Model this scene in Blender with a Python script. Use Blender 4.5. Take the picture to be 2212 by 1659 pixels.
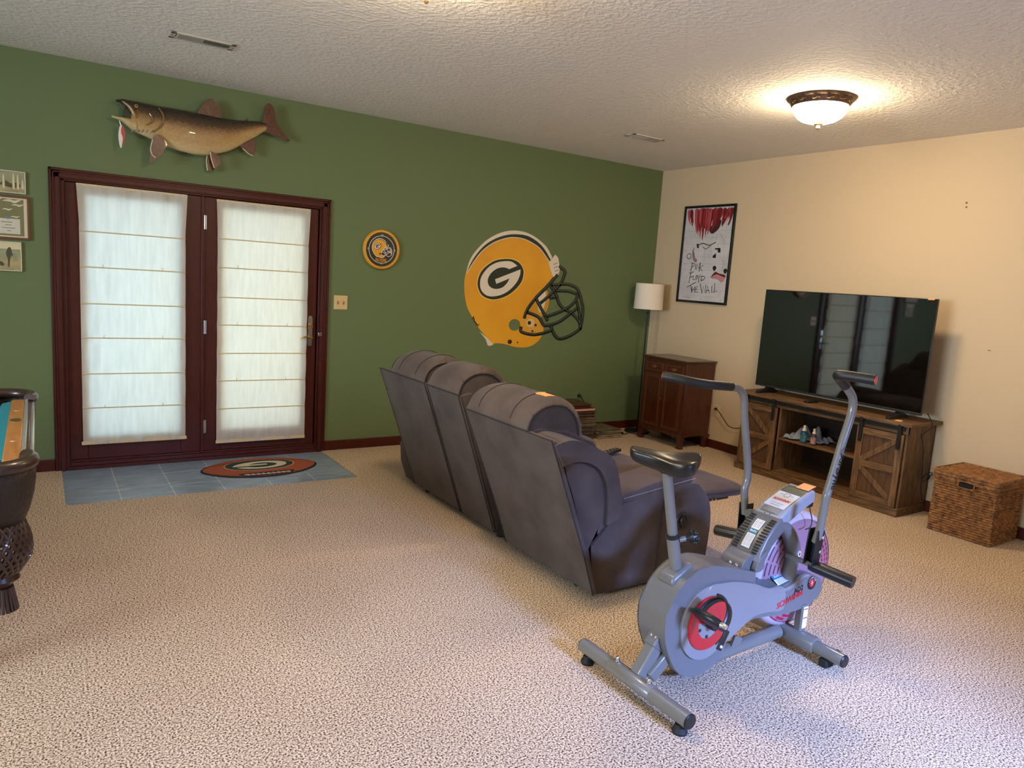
import bpy, bmesh, math, random
from mathutils import Vector, Matrix
from mathutils.geometry import tessellate_polygon
random.seed(7)
S = bpy.context.scene
COL = S.collection
for _o in list(bpy.data.objects):
    bpy.data.objects.remove(_o)

# ------------------------------------------------------------------ camera
cam_d = bpy.data.cameras.new('camera')
cam = bpy.data.objects.new('camera', cam_d)
COL.objects.link(cam)
cr, cu, cf = (0.836413, -0.544144, 0.065735), (0.023764, 0.155821, 0.987499), (0.547584, 0.824395, -0.143262)
cam.matrix_world = Matrix(((cr[0], cu[0], -cf[0], -5.538882), (cr[1], cu[1], -cf[1], -5.735994),
                           (cr[2], cu[2], -cf[2], 1.513030), (0, 0, 0, 1)))
cam_d.sensor_fit = 'HORIZONTAL'
cam_d.sensor_width = 36.0
cam_d.lens = 1558.568 * 36.0 / 2212.0
cam_d.clip_start = 0.02
S.camera = cam

# ------------------------------------------------------------------ exposure, sky, lights
S.view_settings.view_transform = 'Standard'
S.view_settings.look = 'None'
S.view_settings.gamma = 1.0
S.view_settings.use_curve_mapping = False
S.view_settings.exposure = 0.62
S.cycles.use_denoising = True
S.cycles.max_bounces = 10
S.cycles.diffuse_bounces = 5
S.cycles.sample_clamp_indirect = 6.0
LAMP_ON = 80.0            # glow of the glass bowls of the ceiling lamps
DAY_REAR = 135.0          # daylight at the window behind the camera (W)
DAY_DOOR = 7.0          # daylight on the patio door (W)
DAY_SIDE = 330.0          # daylight at the window of the far left wall (W)
W = bpy.data.worlds.new('sky')
S.world = W
W.use_nodes = True
W.node_tree.nodes['Background'].inputs[0].default_value = (0.62, 0.80, 1.0, 1)
W.node_tree.nodes['Background'].inputs[1].default_value = 1.0


def area(name, loc, target, sx, sy, power, color, spread=180):
    d = bpy.data.lights.new(name, 'AREA')
    d.shape = 'RECTANGLE'
    d.size, d.size_y, d.energy, d.color, d.spread = sx, sy, power, color, math.radians(spread)
    o = bpy.data.objects.new(name, d)
    COL.objects.link(o)
    o.location = loc
    o.rotation_euler = (Vector(target) - Vector(loc)).to_track_quat('-Z', 'Y').to_euler()
    return o


area('daylight_rear', (-3.3, -9.6, 2.75), (-3.0, -3.9, 0.0), 1.0, 0.7, DAY_REAR, (0.24, 0.40, 1.0), 60)
area('daylight_door', (-5.15, 1.2, 1.0), (-4.98, 0.0, 1.0), 1.0, 2.1, DAY_DOOR * 1.15, (0.24, 0.66, 1.0), 120)
area('daylight_foliage', (-3.95, 1.2, 1.1), (-4.08, 0.0, 1.1), 1.0, 2.1, DAY_DOOR * .66, (0.88, 0.94, 0.52), 110)


area('daylight_side', (-10.6, -4.2, 1.7), (-5.0, -3.2, 1.3), 2.6, 1.6, DAY_SIDE, (0.70, 0.86, 1.0), 170)


# ------------------------------------------------------------------ materials
def lin(c):
    r = []
    for x in c[:3]:
        x /= 255.0
        r.append(x / 12.92 if x <= 0.04045 else ((x + 0.055) / 1.055) ** 2.4)
    return (r[0], r[1], r[2], 1.0)


MATS = {}


def mat(name, color, rough=0.5, metal=0.0, spec=0.5, noise=None, bump=None, emit=None, coat=0.0, stretch=None, sheen=0.0):
    """noise=(scale, colour2, lo, hi)   bump=(scale, strength, distance)"""
    if name in MATS:
        return MATS[name]
    m = bpy.data.materials.new(name)
    m.use_nodes = True
    nt = m.node_tree
    b = nt.nodes['Principled BSDF']
    b.inputs['Base Color'].default_value = lin(color)
    b.inputs['Roughness'].default_value = rough
    b.inputs['Metallic'].default_value = metal
    b.inputs['Specular IOR Level'].default_value = spec
    if coat:
        b.inputs['Coat Weight'].default_value = coat
    if sheen:
        b.inputs['Sheen Weight'].default_value = sheen
    if emit:
        b.inputs['Emission Color'].default_value = (*emit[0], 1)
        b.inputs['Emission Strength'].default_value = emit[1]
    src = None
    if noise or bump:
        tc = nt.nodes.new('ShaderNodeTexCoord')
        mp = nt.nodes.new('ShaderNodeMapping')
        nt.links.new(tc.outputs['Object'], mp.inputs[0])
        if stretch:
            mp.inputs['Scale'].default_value = stretch
        src = mp.outputs[0]
    if noise:
        n = nt.nodes.new('ShaderNodeTexNoise')
        n.inputs['Scale'].default_value = noise[0]
        n.inputs['Detail'].default_value = 5
        nt.links.new(src, n.inputs['Vector'])
        r = nt.nodes.new('ShaderNodeValToRGB')
        r.color_ramp.elements[0].position = noise[2]
        r.color_ramp.elements[0].color = lin(color)
        r.color_ramp.elements[1].position = noise[3]
        r.color_ramp.elements[1].color = lin(noise[1])
        nt.links.new(n.outputs[0], r.inputs[0])
        nt.links.new(r.outputs[0], b.inputs['Base Color'])
    if bump:
        n2 = nt.nodes.new('ShaderNodeTexNoise')
        n2.inputs['Scale'].default_value = bump[0]
        n2.inputs['Detail'].default_value = 3
        nt.links.new(src, n2.inputs['Vector'])
        bp = nt.nodes.new('ShaderNodeBump')
        bp.inputs['Strength'].default_value = bump[1]
        bp.inputs['Distance'].default_value = bump[2]
        nt.links.new(n2.outputs[0], bp.inputs['Height'])
        nt.links.new(bp.outputs[0], b.inputs['Normal'])
    MATS[name] = m
    return m


def nodes(m):
    return m.node_tree, m.node_tree.nodes['Principled BSDF']


green = mat('green_paint', (104, 119, 80), 0.55, bump=(180, 0.06, 0.002), spec=0.3)
cream = mat('cream_paint', (204, 182, 150), 0.6, bump=(160, 0.05, 0.002), spec=0.3)
white = mat('ceiling_paint', (236, 233, 227), 0.8, spec=0.2)
wood_red = mat('cherry_trim', (78, 26, 14), 0.42, noise=(9, (62, 19, 10), 0.35, 0.7), stretch=(14, 14, 1), spec=0.35)
wood_red_h = mat('cherry_trim_horizontal', (78, 26, 14), 0.42, noise=(9, (62, 19, 10), 0.35, 0.7), stretch=(1, 14, 14), spec=0.35)
black = mat('black_plastic', (18, 18, 19), 0.38)
rubber = mat('black_rubber', (14, 14, 14), 0.7)
steel = mat('bright_steel', (205, 205, 205), 0.22, 1.0)
brass = mat('polished_brass', (212, 178, 112), 0.2, 1.0)
grey_paint = mat('warm_grey_enamel', (110, 106, 99), 0.3, spec=0.5, coat=0.3)
grey_plastic = mat('grey_plastic', (104, 102, 101), 0.34, spec=0.5)
silver_plastic = mat('silver_plastic', (142, 140, 141), 0.3, 0.3)
paper = mat('white_paper', (236, 234, 230), 0.6)
orange_paper = mat('orange_note_paper', (255, 172, 104), 0.7)
suede = mat('brown_grey_suede', (88, 75, 68), 0.8, noise=(5, (71, 59, 54), 0.38, 0.66), bump=(260, 0.10, 0.002), sheen=0.1, spec=0.2)
seam_m = mat('dark_seam_thread', (45, 38, 37), 0.9)
stitch_m = mat('pale_stitch_thread', (168, 158, 155), 0.9)
oak = mat('rustic_oak', (124, 90, 55), 0.55, noise=(6, (74, 51, 30), 0.36, 0.68), stretch=(9, 1.2, 9), bump=(30, 0.1, 0.002))
oak_v = mat('rustic_oak_upright', (124, 90, 55), 0.55, noise=(6, (74, 51, 30), 0.36, 0.68), stretch=(9, 9, 1.2), bump=(30, 0.1, 0.002))
oak_panel = mat('rustic_oak_panel', (96, 64, 34), 0.55, noise=(6, (66, 43, 22), 0.36, 0.68), stretch=(9, 9, 1.2))
oak_shaded = mat('rustic_oak_painted_shade', (52, 34, 20), 0.6, noise=(6, (38, 25, 15), 0.36, 0.68), stretch=(9, 1.2, 9))  # same oak, darkened so the shade inside the shelves is in its colour
mahog = mat('mahogany', (82, 38, 20), 0.28, noise=(7, (60, 25, 13), 0.35, 0.7), stretch=(10, 10, 1), coat=0.3)
mahog_top = mat('mahogany_top', (86, 52, 34), 0.3, noise=(7, (66, 38, 24), 0.35, 0.7), stretch=(10, 1, 10), coat=0.3)
dark_green = mat('team_green_print', (34, 46, 36), 0.45)
gold = mat('team_gold_print', (236, 172, 40), 0.4, noise=(2.2, (222, 152, 36), 0.35, 0.7))
offwhite = mat('off_white_print', (226, 214, 194), 0.5)
ivory = mat('ivory_plastic', (216, 186, 132), 0.4)

# carpet: beige loops with darker flecks
carpet = mat('speckled_carpet', (190, 172, 152), 0.95, spec=0.1)
nt, b = nodes(carpet)
tc = nt.nodes.new('ShaderNodeTexCoord')
n1 = nt.nodes.new('ShaderNodeTexNoise'); n1.inputs['Scale'].default_value = 150; n1.inputs['Detail'].default_value = 3.5; n1.inputs['Roughness'].default_value = 0.62
n2 = nt.nodes.new('ShaderNodeTexNoise'); n2.inputs['Scale'].default_value = 1.3; n2.inputs['Detail'].default_value = 2
rp = nt.nodes.new('ShaderNodeValToRGB')
els = rp.color_ramp.elements
els[0].position = 0.375; els[0].color = lin((46, 36, 30))
els[1].position = 0.60; els[1].color = lin((241, 217, 189))
e = els.new(0.455); e.color = lin((153, 131, 110))
e = els.new(0.50); e.color = lin((203, 178, 151))
mx = nt.nodes.new('ShaderNodeMixRGB'); mx.blend_type = 'MULTIPLY'; mx.inputs[0].default_value = 1
rp2 = nt.nodes.new('ShaderNodeValToRGB')
rp2.color_ramp.elements[0].position = 0.35; rp2.color_ramp.elements[0].color = (0.90, 0.89, 0.88, 1)
rp2.color_ramp.elements[1].position = 0.65; rp2.color_ramp.elements[1].color = (1, 1, 1, 1)
bp = nt.nodes.new('ShaderNodeBump'); bp.inputs['Strength'].default_value = 0.12; bp.inputs['Distance'].default_value = 0.004
nt.links.new(tc.outputs['Object'], n1.inputs['Vector']); nt.links.new(tc.outputs['Object'], n2.inputs['Vector'])
nt.links.new(n1.outputs[0], rp.inputs[0]); nt.links.new(n2.outputs[0], rp2.inputs[0])
nt.links.new(rp.outputs[0], mx.inputs[1]); nt.links.new(rp2.outputs[0], mx.inputs[2])
nt.links.new(mx.outputs[0], b.inputs['Base Color'])
nt.links.new(n1.outputs[0], bp.inputs['Height']); nt.links.new(bp.outputs[0], b.inputs['Normal'])

# knock-down ceiling texture
nt, b = nodes(white)
tc = nt.nodes.new('ShaderNodeTexCoord')
n1 = nt.nodes.new('ShaderNodeTexNoise'); n1.inputs['Scale'].default_value = 34; n1.inputs['Detail'].default_value = 4
rp = nt.nodes.new('ShaderNodeValToRGB')
rp.color_ramp.elements[0].position = 0.44; rp.color_ramp.elements[1].position = 0.60
bp = nt.nodes.new('ShaderNodeBump'); bp.inputs['Strength'].default_value = 0.5; bp.inputs['Distance'].default_value = 0.006
nt.links.new(tc.outputs['Object'], n1.inputs['Vector']); nt.links.new(n1.outputs[0], rp.inputs[0])
nt.links.new(rp.outputs[0], bp.inputs['Height']); nt.links.new(bp.outputs[0], b.inputs['Normal'])

# slate tiles with pale grout
slate = mat('slate_tile', (88, 92, 88), 0.36)
nt, b = nodes(slate)
tc = nt.nodes.new('ShaderNodeTexCoord')
mp = nt.nodes.new('ShaderNodeMapping'); mp.inputs['Location'].default_value = (5.435, 0.8855, 0)
br = nt.nodes.new('ShaderNodeTexBrick')
br.offset = 0.0; br.inputs['Scale'].default_value = 1.0
br.inputs['Mortar Size'].default_value = 0.0035; br.inputs['Brick Width'].default_value = 0.308; br.inputs['Row Height'].default_value = 0.308
br.inputs['Color1'].default_value = lin((142, 158, 172)); br.inputs['Color2'].default_value = lin((129, 144, 160)); br.inputs['Mortar'].default_value = lin((190, 194, 192))
n1 = nt.nodes.new('ShaderNodeTexNoise'); n1.inputs['Scale'].default_value = 7; n1.inputs['Detail'].default_value = 6
mp2 = nt.nodes.new('ShaderNodeMapping'); mp2.inputs['Scale'].default_value = (1, 3, 1)
rp = nt.nodes.new('ShaderNodeValToRGB')
rp.color_ramp.elements[0].position = 0.3; rp.color_ramp.elements[0].color = (0.72, 0.72, 0.72, 1)
rp.color_ramp.elements[1].position = 0.72; rp.color_ramp.elements[1].color = (1.15, 1.15, 1.15, 1)
mx = nt.nodes.new('ShaderNodeMixRGB'); mx.blend_type = 'MULTIPLY'; mx.inputs[0].default_value = 1
nt.links.new(tc.outputs['Object'], mp.inputs[0]); nt.links.new(mp.outputs[0], br.inputs['Vector'])
nt.links.new(tc.outputs['Object'], mp2.inputs[0]); nt.links.new(mp2.outputs[0], n1.inputs['Vector'])
nt.links.new(n1.outputs[0], rp.inputs[0]); nt.links.new(br.outputs['Color'], mx.inputs[1]); nt.links.new(rp.outputs[0], mx.inputs[2])
nt.links.new(mx.outputs[0], b.inputs['Base Color'])

# translucent blind cloth
blind_m = bpy.data.materials.new('blind_cloth')
blind_m.use_nodes = True
nt = blind_m.node_tree
nt.nodes.remove(nt.nodes['Principled BSDF'])
out = nt.nodes['Material Output']
df = nt.nodes.new('ShaderNodeBsdfDiffuse'); tr = nt.nodes.new('ShaderNodeBsdfTranslucent'); ms = nt.nodes.new('ShaderNodeMixShader')
tc = nt.nodes.new('ShaderNodeTexCoord'); mp = nt.nodes.new('ShaderNodeMapping'); mp.inputs['Scale'].default_value = (1, 1, 0.12)
n1 = nt.nodes.new('ShaderNodeTexNoise'); n1.inputs['Scale'].default_value = 42; n1.inputs['Detail'].default_value = 4
rp = nt.nodes.new('ShaderNodeValToRGB')
rp.color_ramp.elements[0].position = 0.3; rp.color_ramp.elements[0].color = lin((228, 219, 200))
rp.color_ramp.elements[1].position = 0.7; rp.color_ramp.elements[1].color = lin((238, 230, 214))
bp = nt.nodes.new('ShaderNodeBump'); bp.inputs['Strength'].default_value = 0.25; bp.inputs['Distance'].default_value = 0.01
nt.links.new(tc.outputs['Object'], mp.inputs[0]); nt.links.new(mp.outputs[0], n1.inputs['Vector']); nt.links.new(n1.outputs[0], rp.inputs[0])
nt.links.new(rp.outputs[0], df.inputs[0]); nt.links.new(rp.outputs[0], tr.inputs[0])
nt.links.new(n1.outputs[0], bp.inputs['Height']); nt.links.new(bp.outputs[0], df.inputs['Normal'])
ms.inputs[0].default_value = 0.45
nt.links.new(df.outputs[0], ms.inputs[1]); nt.links.new(tr.outputs[0], ms.inputs[2]); nt.links.new(ms.outputs[0], out.inputs[0])

# clear pane
glass = bpy.data.materials.new('window_glass')
glass.use_nodes = True
nt = glass.node_tree
nt.nodes.remove(nt.nodes['Principled BSDF'])
out = nt.nodes['Material Output']
gl = nt.nodes.new('ShaderNodeBsdfGlossy'); gl.inputs['Roughness'].default_value = 0.02
tp = nt.nodes.new('ShaderNodeBsdfTransparent'); ms = nt.nodes.new('ShaderNodeMixShader'); ms.inputs[0].default_value = 0.07
nt.links.new(tp.outputs[0], ms.inputs[1]); nt.links.new(gl.outputs[0], ms.inputs[2]); nt.links.new(ms.outputs[0], out.inputs[0])

# woven sea-grass
wicker = mat('woven_seagrass', (120, 76, 36), 0.6)
nt, b = nodes(wicker)
tc = nt.nodes.new('ShaderNodeTexCoord')
n1 = nt.nodes.new('ShaderNodeTexNoise'); n1.inputs['Scale'].default_value = 32; n1.inputs['Detail'].default_value = 3
rp = nt.nodes.new('ShaderNodeValToRGB')
rp.color_ramp.elements[0].position = 0.32; rp.color_ramp.elements[0].color = lin((96, 56, 26))
rp.color_ramp.elements[1].position = 0.68; rp.color_ramp.elements[1].color = lin((166, 114, 62))
nt.links.new(tc.outputs['Object'], n1.inputs['Vector']); nt.links.new(n1.outputs[0], rp.inputs[0]); nt.links.new(rp.outputs[0], b.inputs['Base Color'])

# ------------------------------------------------------------------ mesh builder
WL = {}


class MB:
    def __init__(s):
        s.v, s.f, s.mi, s.cur = [], [], [], 0

    def add(s, vs, fs):
        o = len(s.v)
        s.v += [tuple(v) for v in vs]
        s.f += [tuple(i + o for i in f) for f in fs]
        s.mi += [s.cur] * len(fs)
        return s

    def box(s, x0, x1, y0, y1, z0, z1):
        v = [(x, y, z) for z in (z0, z1) for y in (y0, y1) for x in (x0, x1)]
        return s.add(v, [(0, 2, 3, 1), (4, 5, 7, 6), (0, 1, 5, 4), (2, 6, 7, 3), (0, 4, 6, 2), (1, 3, 7, 5)])

    def bar(s, p, q, w, h, up=(0, 0, 1)):
        """box along p-q, w wide sideways and h thick along up"""
        p, q = Vector(p), Vector(q)
        d = (q - p).normalized()
        sd = d.cross(Vector(up)).normalized()
        u = sd.cross(d).normalized()
        v = [a + sd * i * w / 2 + u * j * h / 2 for j in (-1, 1) for i in (-1, 1) for a in (p, q)]
        return s.add(v, [(0, 1, 3, 2), (4, 6, 7, 5), (0, 4, 5, 1), (2, 3, 7, 6), (0, 2, 6, 4), (1, 5, 7, 3)])

    def rings(s, rings, caps=True, closed=False):
        n = len(rings[0])
        v = [p for r in rings for p in r]
        f = []
        m = len(rings)
        for i in range(m if closed else m - 1):
            a, c = i * n, ((i + 1) % m) * n
            for j in range(n):
                k = (j + 1) % n
                f.append((a + j, a + k, c + k, c + j))
        if caps and not closed:
            f.append(tuple(range(n))[::-1])
            f.append(tuple(range((m - 1) * n, m * n)))
        return s.add(v, f)

    def tube(s, path, r, n=14, caps=True, closed=False, flat=1.0, smooth=0):
        P = [Vector(p) for p in path]
        R = list(r) if isinstance(r, (list, tuple)) else [r] * len(P)
        if smooth:
            P2, R2 = [], []
            m = len(P)
            for i in range(m - 1):
                p0, p1, p2, p3 = P[max(i - 1, 0)], P[i], P[i + 1], P[min(i + 2, m - 1)]
                for k in range(smooth):
                    t = k / smooth
                    P2.append(0.5 * ((2 * p1) + (p2 - p0) * t + (2 * p0 - 5 * p1 + 4 * p2 - p3) * t * t + (3 * p1 - p0 - 3 * p2 + p3) * t ** 3))
                    R2.append(R[i] * (1 - t) + R[i + 1] * t)
            P2.append(P[-1]); R2.append(R[-1])
            P, R = P2, R2
        m = len(P)
        d0 = (P[1] - P[0]).normalized()
        u = Vector((0, 0, 1)) if abs(d0.z) < 0.9 else Vector((0, 1, 0))
        u = (u - d0 * u.dot(d0)).normalized()
        rr = []
        for i in range(m):
            if closed:
                d = (P[(i + 1) % m] - P[i - 1]).normalized()
            else:
                d = (P[min(i + 1, m - 1)] - P[max(i - 1, 0)]).normalized()
            u = (u - d * u.dot(d)).normalized()
            w = d.cross(u)
            rr.append([P[i] + (u * math.cos(2 * math.pi * j / n) * flat + w * math.sin(2 * math.pi * j / n)) * R[i] for j in range(n)])
        return s.rings(rr, caps, closed)

    def cyl(s, p, q, r, r2=None, n=24):
        return s.tube([p, q], [r, r if r2 is None else r2], n)

    def lathe(s, prof, c=(0, 0, 0), axis='z', n=40, caps=True):
        c = Vector(c)
        rr = []
        for rad, h in prof:
            ring = []
            for j in range(n):
                a = 2 * math.pi * j / n
                x, y = rad * math.cos(a), rad * math.sin(a)
                ring.append(c + (Vector((x, y, h)) if axis == 'z' else Vector((x, h, -y)) if axis == 'y' else Vector((h, x, y))))
            rr.append(ring)
        return s.rings(rr, caps)

    def prism(s, loops, f, d0, d1):
        """2-D loops (outer, holes) mapped by f(u, v, depth) between depths d0 and d1"""
        loops = [list(l) for l in loops]
        tri = tessellate_polygon([[Vector((a, c_, 0)) for a, c_ in l] for l in loops])
        pts = [p for l in loops for p in l]
        n = len(pts)
        v = [f(a, c_, d0) for a, c_ in pts] + [f(a, c_, d1) for a, c_ in pts]
        fs = [tuple(t) for t in tri] + [tuple(i + n for i in t[::-1]) for t in tri]
        o = 0
        for l in loops:
            k = len(l)
            for i in range(k):
                j = (i + 1) % k
                fs.append((o + i, o + j, o + j + n, o + i + n))
            o += k
        return s.add(v, fs)

    def ribbon(s, line, w, f, d0, d1, closed=False):
        P = [Vector((a, c_)) for a, c_ in line]
        m = len(P)
        L, R_ = [], []
        for i in range(m):
            if closed:
                d = (P[(i + 1) % m] - P[i - 1])
            else:
                d = (P[min(i + 1, m - 1)] - P[max(i - 1, 0)])
            d = d.normalized() if d.length > 1e-9 else Vector((1, 0))
            nn = Vector((-d.y, d.x)) * w / 2
            L.append(P[i] + nn); R_.append(P[i] - nn)
        for i in range(m if closed else m - 1):
            j = (i + 1) % m
            q = [L[i], L[j], R_[j], R_[i]]
            v = [f(a.x, a.y, d0) for a in q] + [f(a.x, a.y, d1) for a in q]
            s.add(v, [(0, 1, 2, 3), (7, 6, 5, 4), (0, 4, 5, 1), (1, 5, 6, 2), (2, 6, 7, 3), (3, 7, 4, 0)])
        return s

    def sphere(s, c, r, n=20, m=12):
        c = Vector(c)
        r = (r, r, r) if isinstance(r, (int, float)) else r
        rr = []
        for i in range(m + 1):
            t = math.pi * (0.02 + 0.96 * i / m)
            rr.append([c + Vector((r[0] * math.sin(t) * math.cos(2 * math.pi * j / n), r[1] * math.sin(t) * math.sin(2 * math.pi * j / n), r[2] * math.cos(t))) for j in range(n)])
        return s.rings(rr)

    def build(s, name, mats, parent=None, smooth=35, bevel=0, seg=2, sub=0, label=None):
        me = bpy.data.meshes.new(name)
        off = WL.get(parent.name, Vector()) if parent else Vector()
        me.from_pydata([Vector(v) - off for v in s.v], [], s.f)
        ml = mats if isinstance(mats, (list, tuple)) else [mats]
        for m in ml:
            me.materials.append(m)
        if len(ml) > 1:
            me.polygons.foreach_set('material_index', s.mi)
        bm = bmesh.new()
        bm.from_mesh(me)
        bmesh.ops.recalc_face_normals(bm, faces=bm.faces)
        bm.to_mesh(me)
        bm.free()
        if smooth:
            me.polygons.foreach_set('use_smooth', [True] * len(me.polygons))
            me.set_sharp_from_angle(angle=math.radians(smooth))
        me.update()
        o = bpy.data.objects.new(name, me)
        COL.objects.link(o)
        if parent:
            o.parent = parent
            WL[o.name] = off
        if bevel:
            bv = o.modifiers.new('edge', 'BEVEL')
            bv.width, bv.segments, bv.limit_method, bv.angle_limit = bevel, seg, 'ANGLE', math.radians(40)
            bv.harden_normals = False
        if sub:
            sm = o.modifiers.new('round', 'SUBSURF')
            sm.levels = sm.render_levels = sub
        if label:
            o['label'] = label
        return o


def thing(name, label, cat, loc=(0, 0, 0), group=None):
    o = bpy.data.objects.new(name, None)
    o.empty_display_size = 0.1
    COL.objects.link(o)
    o.location = loc
    WL[o.name] = Vector(loc)
    o['label'], o['category'] = label, cat
    if group:
        o['group'] = group
    return o


def tag(o, label, cat, group=None):
    o['label'], o['category'] = label, cat
    if group:
        o['group'] = group
    return o


def struct(o):
    o['kind'] = 'structure'
    return o


def B(x0, x1, y0, y1, z0, z1):
    return MB().box(x0, x1, y0, y1, z0, z1)


def circle(cx, cz, rx, rz=None, n=40, a0=0.0, a1=2 * math.pi):
    rz = rx if rz is None else rz
    full = abs(a1 - a0 - 2 * math.pi) < 1e-6
    k = n if full else n + 1
    return [(cx + rx * math.cos(a0 + (a1 - a0) * i / n), cz + rz * math.sin(a0 + (a1 - a0) * i / n)) for i in range(k)]


def text2d(s, size, shear=0.0, bold=0.0):
    """flat lettering as (verts2d, faces)"""
    c = bpy.data.curves.new('lettering', 'FONT')
    c.body, c.size, c.shear, c.offset = s, size, shear, bold
    c.align_x, c.align_y = 'CENTER', 'CENTER'
    c.resolution_u = 3
    o = bpy.data.objects.new('lettering', c)
    COL.objects.link(o)
    dg = bpy.context.evaluated_depsgraph_get()
    dg.update()
    me = bpy.data.meshes.new_from_object(o.evaluated_get(dg))
    vs = [(v.co.x, v.co.y) for v in me.vertices]
    fs = [tuple(p.vertices) for p in me.polygons]
    bpy.data.objects.remove(o)
    bpy.data.meshes.remove(me)
    bpy.data.curves.remove(c)
    return vs, fs


def add_text(mb, s, size, f, shear=0.0, bold=0.0, sx=1.0):
    """f(u, v) -> world point"""
    vs, fs = text2d(s, size, shear, bold)
    mb.add([f(a * sx, c_) for a, c_ in vs], fs)
    return mb


def smooth2(pts, k=6, closed=True):
    n = len(pts)
    o = []
    for i in range(n if closed else n - 1):
        g = (lambda j: pts[j % n]) if closed else (lambda j: pts[min(max(j, 0), n - 1)])
        p0, p1, p2, p3 = g(i - 1), g(i), g(i + 1), g(i + 2)
        for q in range(k):
            t = q / k
            o.append(tuple(0.5 * ((2 * p1[d]) + (p2[d] - p0[d]) * t + (2 * p0[d] - 5 * p1[d] + 4 * p2[d] - p3[d]) * t * t + (3 * p1[d] - p0[d] - 3 * p2[d] + p3[d]) * t ** 3) for d in (0, 1)))
    if not closed:
        o.append(pts[-1])
    return o


def copy_thing(o, delta, label):
    c = o.copy()
    COL.objects.link(c)
    c.location = Vector(o.location) + Vector(delta)
    c['label'] = label

    def kids(a, b_):
        for ch in list(a.children):
            k = ch.copy()
            COL.objects.link(k)
            k.parent = b_
            kids(ch, k)
    kids(o, c)
    return c


XZ = lambda u, v, d: (u, d, v)          # drawing in the plane of the green wall
YZ = lambda u, v, d: (d, u, v)          # drawing in the plane of the cream wall
XY = lambda u, v, d: (u, v, d)          # drawing on a floor

# ------------------------------------------------------------------ the room
H = 2.74
XL, YF = -9.6, -7.6
m = MB()
m.prism([[(XL, 0), (XL, YF), (0, YF), (0, 0), (-3.593, 0), (-3.593, -.837), (-5.39, -.837), (-5.415, -.83), (-5.425, -.80), (-5.425, 0)]], XY, -.03, 0)
struct(m.build('floor', carpet, smooth=0))
struct(B(-5.43, -3.588, -.845, .14, -.05, -.006).build('floor_tile_landing', slate, smooth=0))
struct(B(XL, 0.15, YF - .15, .15, H, H + .1).build('ceiling', white, smooth=0))
DX0, DX1, DZ = -5.394, -3.624, 1.98
m = B(XL, DX0, 0, .15, -.05, H).box(DX1, 0.15, 0, .15, -.05, H).box(DX0, DX1, 0, .15, DZ, H)
struct(m.build('wall_back', green, smooth=0))
struct(B(0, .15, YF, 0, -.05, H).build('wall_right', cream, smooth=0))
m = B(XL - .15, XL, YF, -5.5, -.05, H).box(XL - .15, XL, -2.9, .15, -.05, H).box(XL - .15, XL, -5.5, -2.9, -.05, .9).box(XL - .15, XL, -5.5, -2.9, 2.2, H)
struct(m.build('wall_left', cream, smooth=0))
m = B(XL - .1, XL - .04, -5.5, -5.44, .9, 2.2).box(XL - .1, XL - .04, -2.96, -2.9, .9, 2.2).box(XL - .1, XL - .04, -4.23, -4.17, .9, 2.2).box(XL - .1, XL - .04, -5.5, -2.9, .9, .96).box(XL - .1, XL - .04, -5.5, -2.9, 2.14, 2.2)
w = struct(m.build('window_2', wood_red, smooth=0))
B(XL - .073, XL - .067, -5.44, -2.96, .96, 2.14).build('pane', glass, w, smooth=0)
WX0, WX1, WZ0, WZ1 = -4.35, -2.75, .1, 2.1
m = B(XL, WX0, YF - .15, YF, -.05, H).box(WX1, .15, YF - .15, YF, -.05, H).box(WX0, WX1, YF - .15, YF, WZ1, H).box(WX0, WX1, YF - .15, YF, -.05, WZ0)
struct(m.build('wall_front', cream, smooth=0))
m = MB()
for x0, x1 in ((WX0, WX0 + .06), (WX1 - .06, WX1), ((WX0 + WX1) / 2 - .03, (WX0 + WX1) / 2 + .03)):
    m.box(x0, x1, YF - .1, YF - .04, WZ0, WZ1)
m.box(WX0, WX1, YF - .1, YF - .04, WZ0, WZ0 + .07).box(WX0, WX1, YF - .1, YF - .04, WZ1 - .07, WZ1)
w = struct(m.build('window_1', wood_red, smooth=0))
B(WX0 + .06, WX1 - .06, YF - .075, YF - .069, WZ0 + .07, WZ1 - .07).build('pane', glass, w, smooth=0)


def baseboard(name, x0, x1, y0, y1):
    return struct(B(x0, x1, y0, y1, 0, .082).build(name, wood_red_h if abs(x1 - x0) > abs(y1 - y0) else mat('cherry_trim_along', (78, 26, 14), .42, noise=(9, (62, 19, 10), .35, .7), stretch=(14, 1, 14), spec=.35), bevel=.004))


baseboard('baseboard_back', XL, -5.462, -.014, 0)
baseboard('baseboard_back_2', -3.567, -.014, -.014, 0)
baseboard('baseboard_right', -.014, 0, YF, 0)
# door casing with stepped moulding
m = MB()
cx0, cx1, cz = -5.461, -3.568, 2.04
for k, (o0, o1, d) in enumerate(((0, .067, .013), (.004, .016, .021), (.02, .03, .016), (.036, .060, .019), (.0, .067, .011))):
    m.box(cx0 + o0, cx0 + o1, -d, 0, -.006, cz - o0)
    m.box(cx1 - o1, cx1 - o0, -d, 0, -.006, cz - o0)
    m.box(cx0 + o0, cx1 - o0, -d, 0, cz - o1, cz - o0)
struct(m.build('trim_1', wood_red, bevel=.002))
m = B(DX0, DX0 + .02, .0, .14, -.006, DZ).box(DX1 - .02, DX1, 0, .14, -.006, DZ).box(DX0, DX1, .0, .14, DZ - .018, DZ)
m.box(DX0 + .02, DX0 + .024, .0, .02, 0, DZ).box(DX1 - .026, DX1 - .02, .0, .02, 0, DZ)
m.box(DX0, DX0 + .045, .063, .10, 0, DZ).box(DX1 - .05, DX1, .063, .10, 0, DZ).box(DX0, DX1, .063, .10, 1.945, DZ).box(-4.55, -4.48, .063, .10, 0, DZ).box(DX0, DX1, .063, .10, 0, .09)
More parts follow.
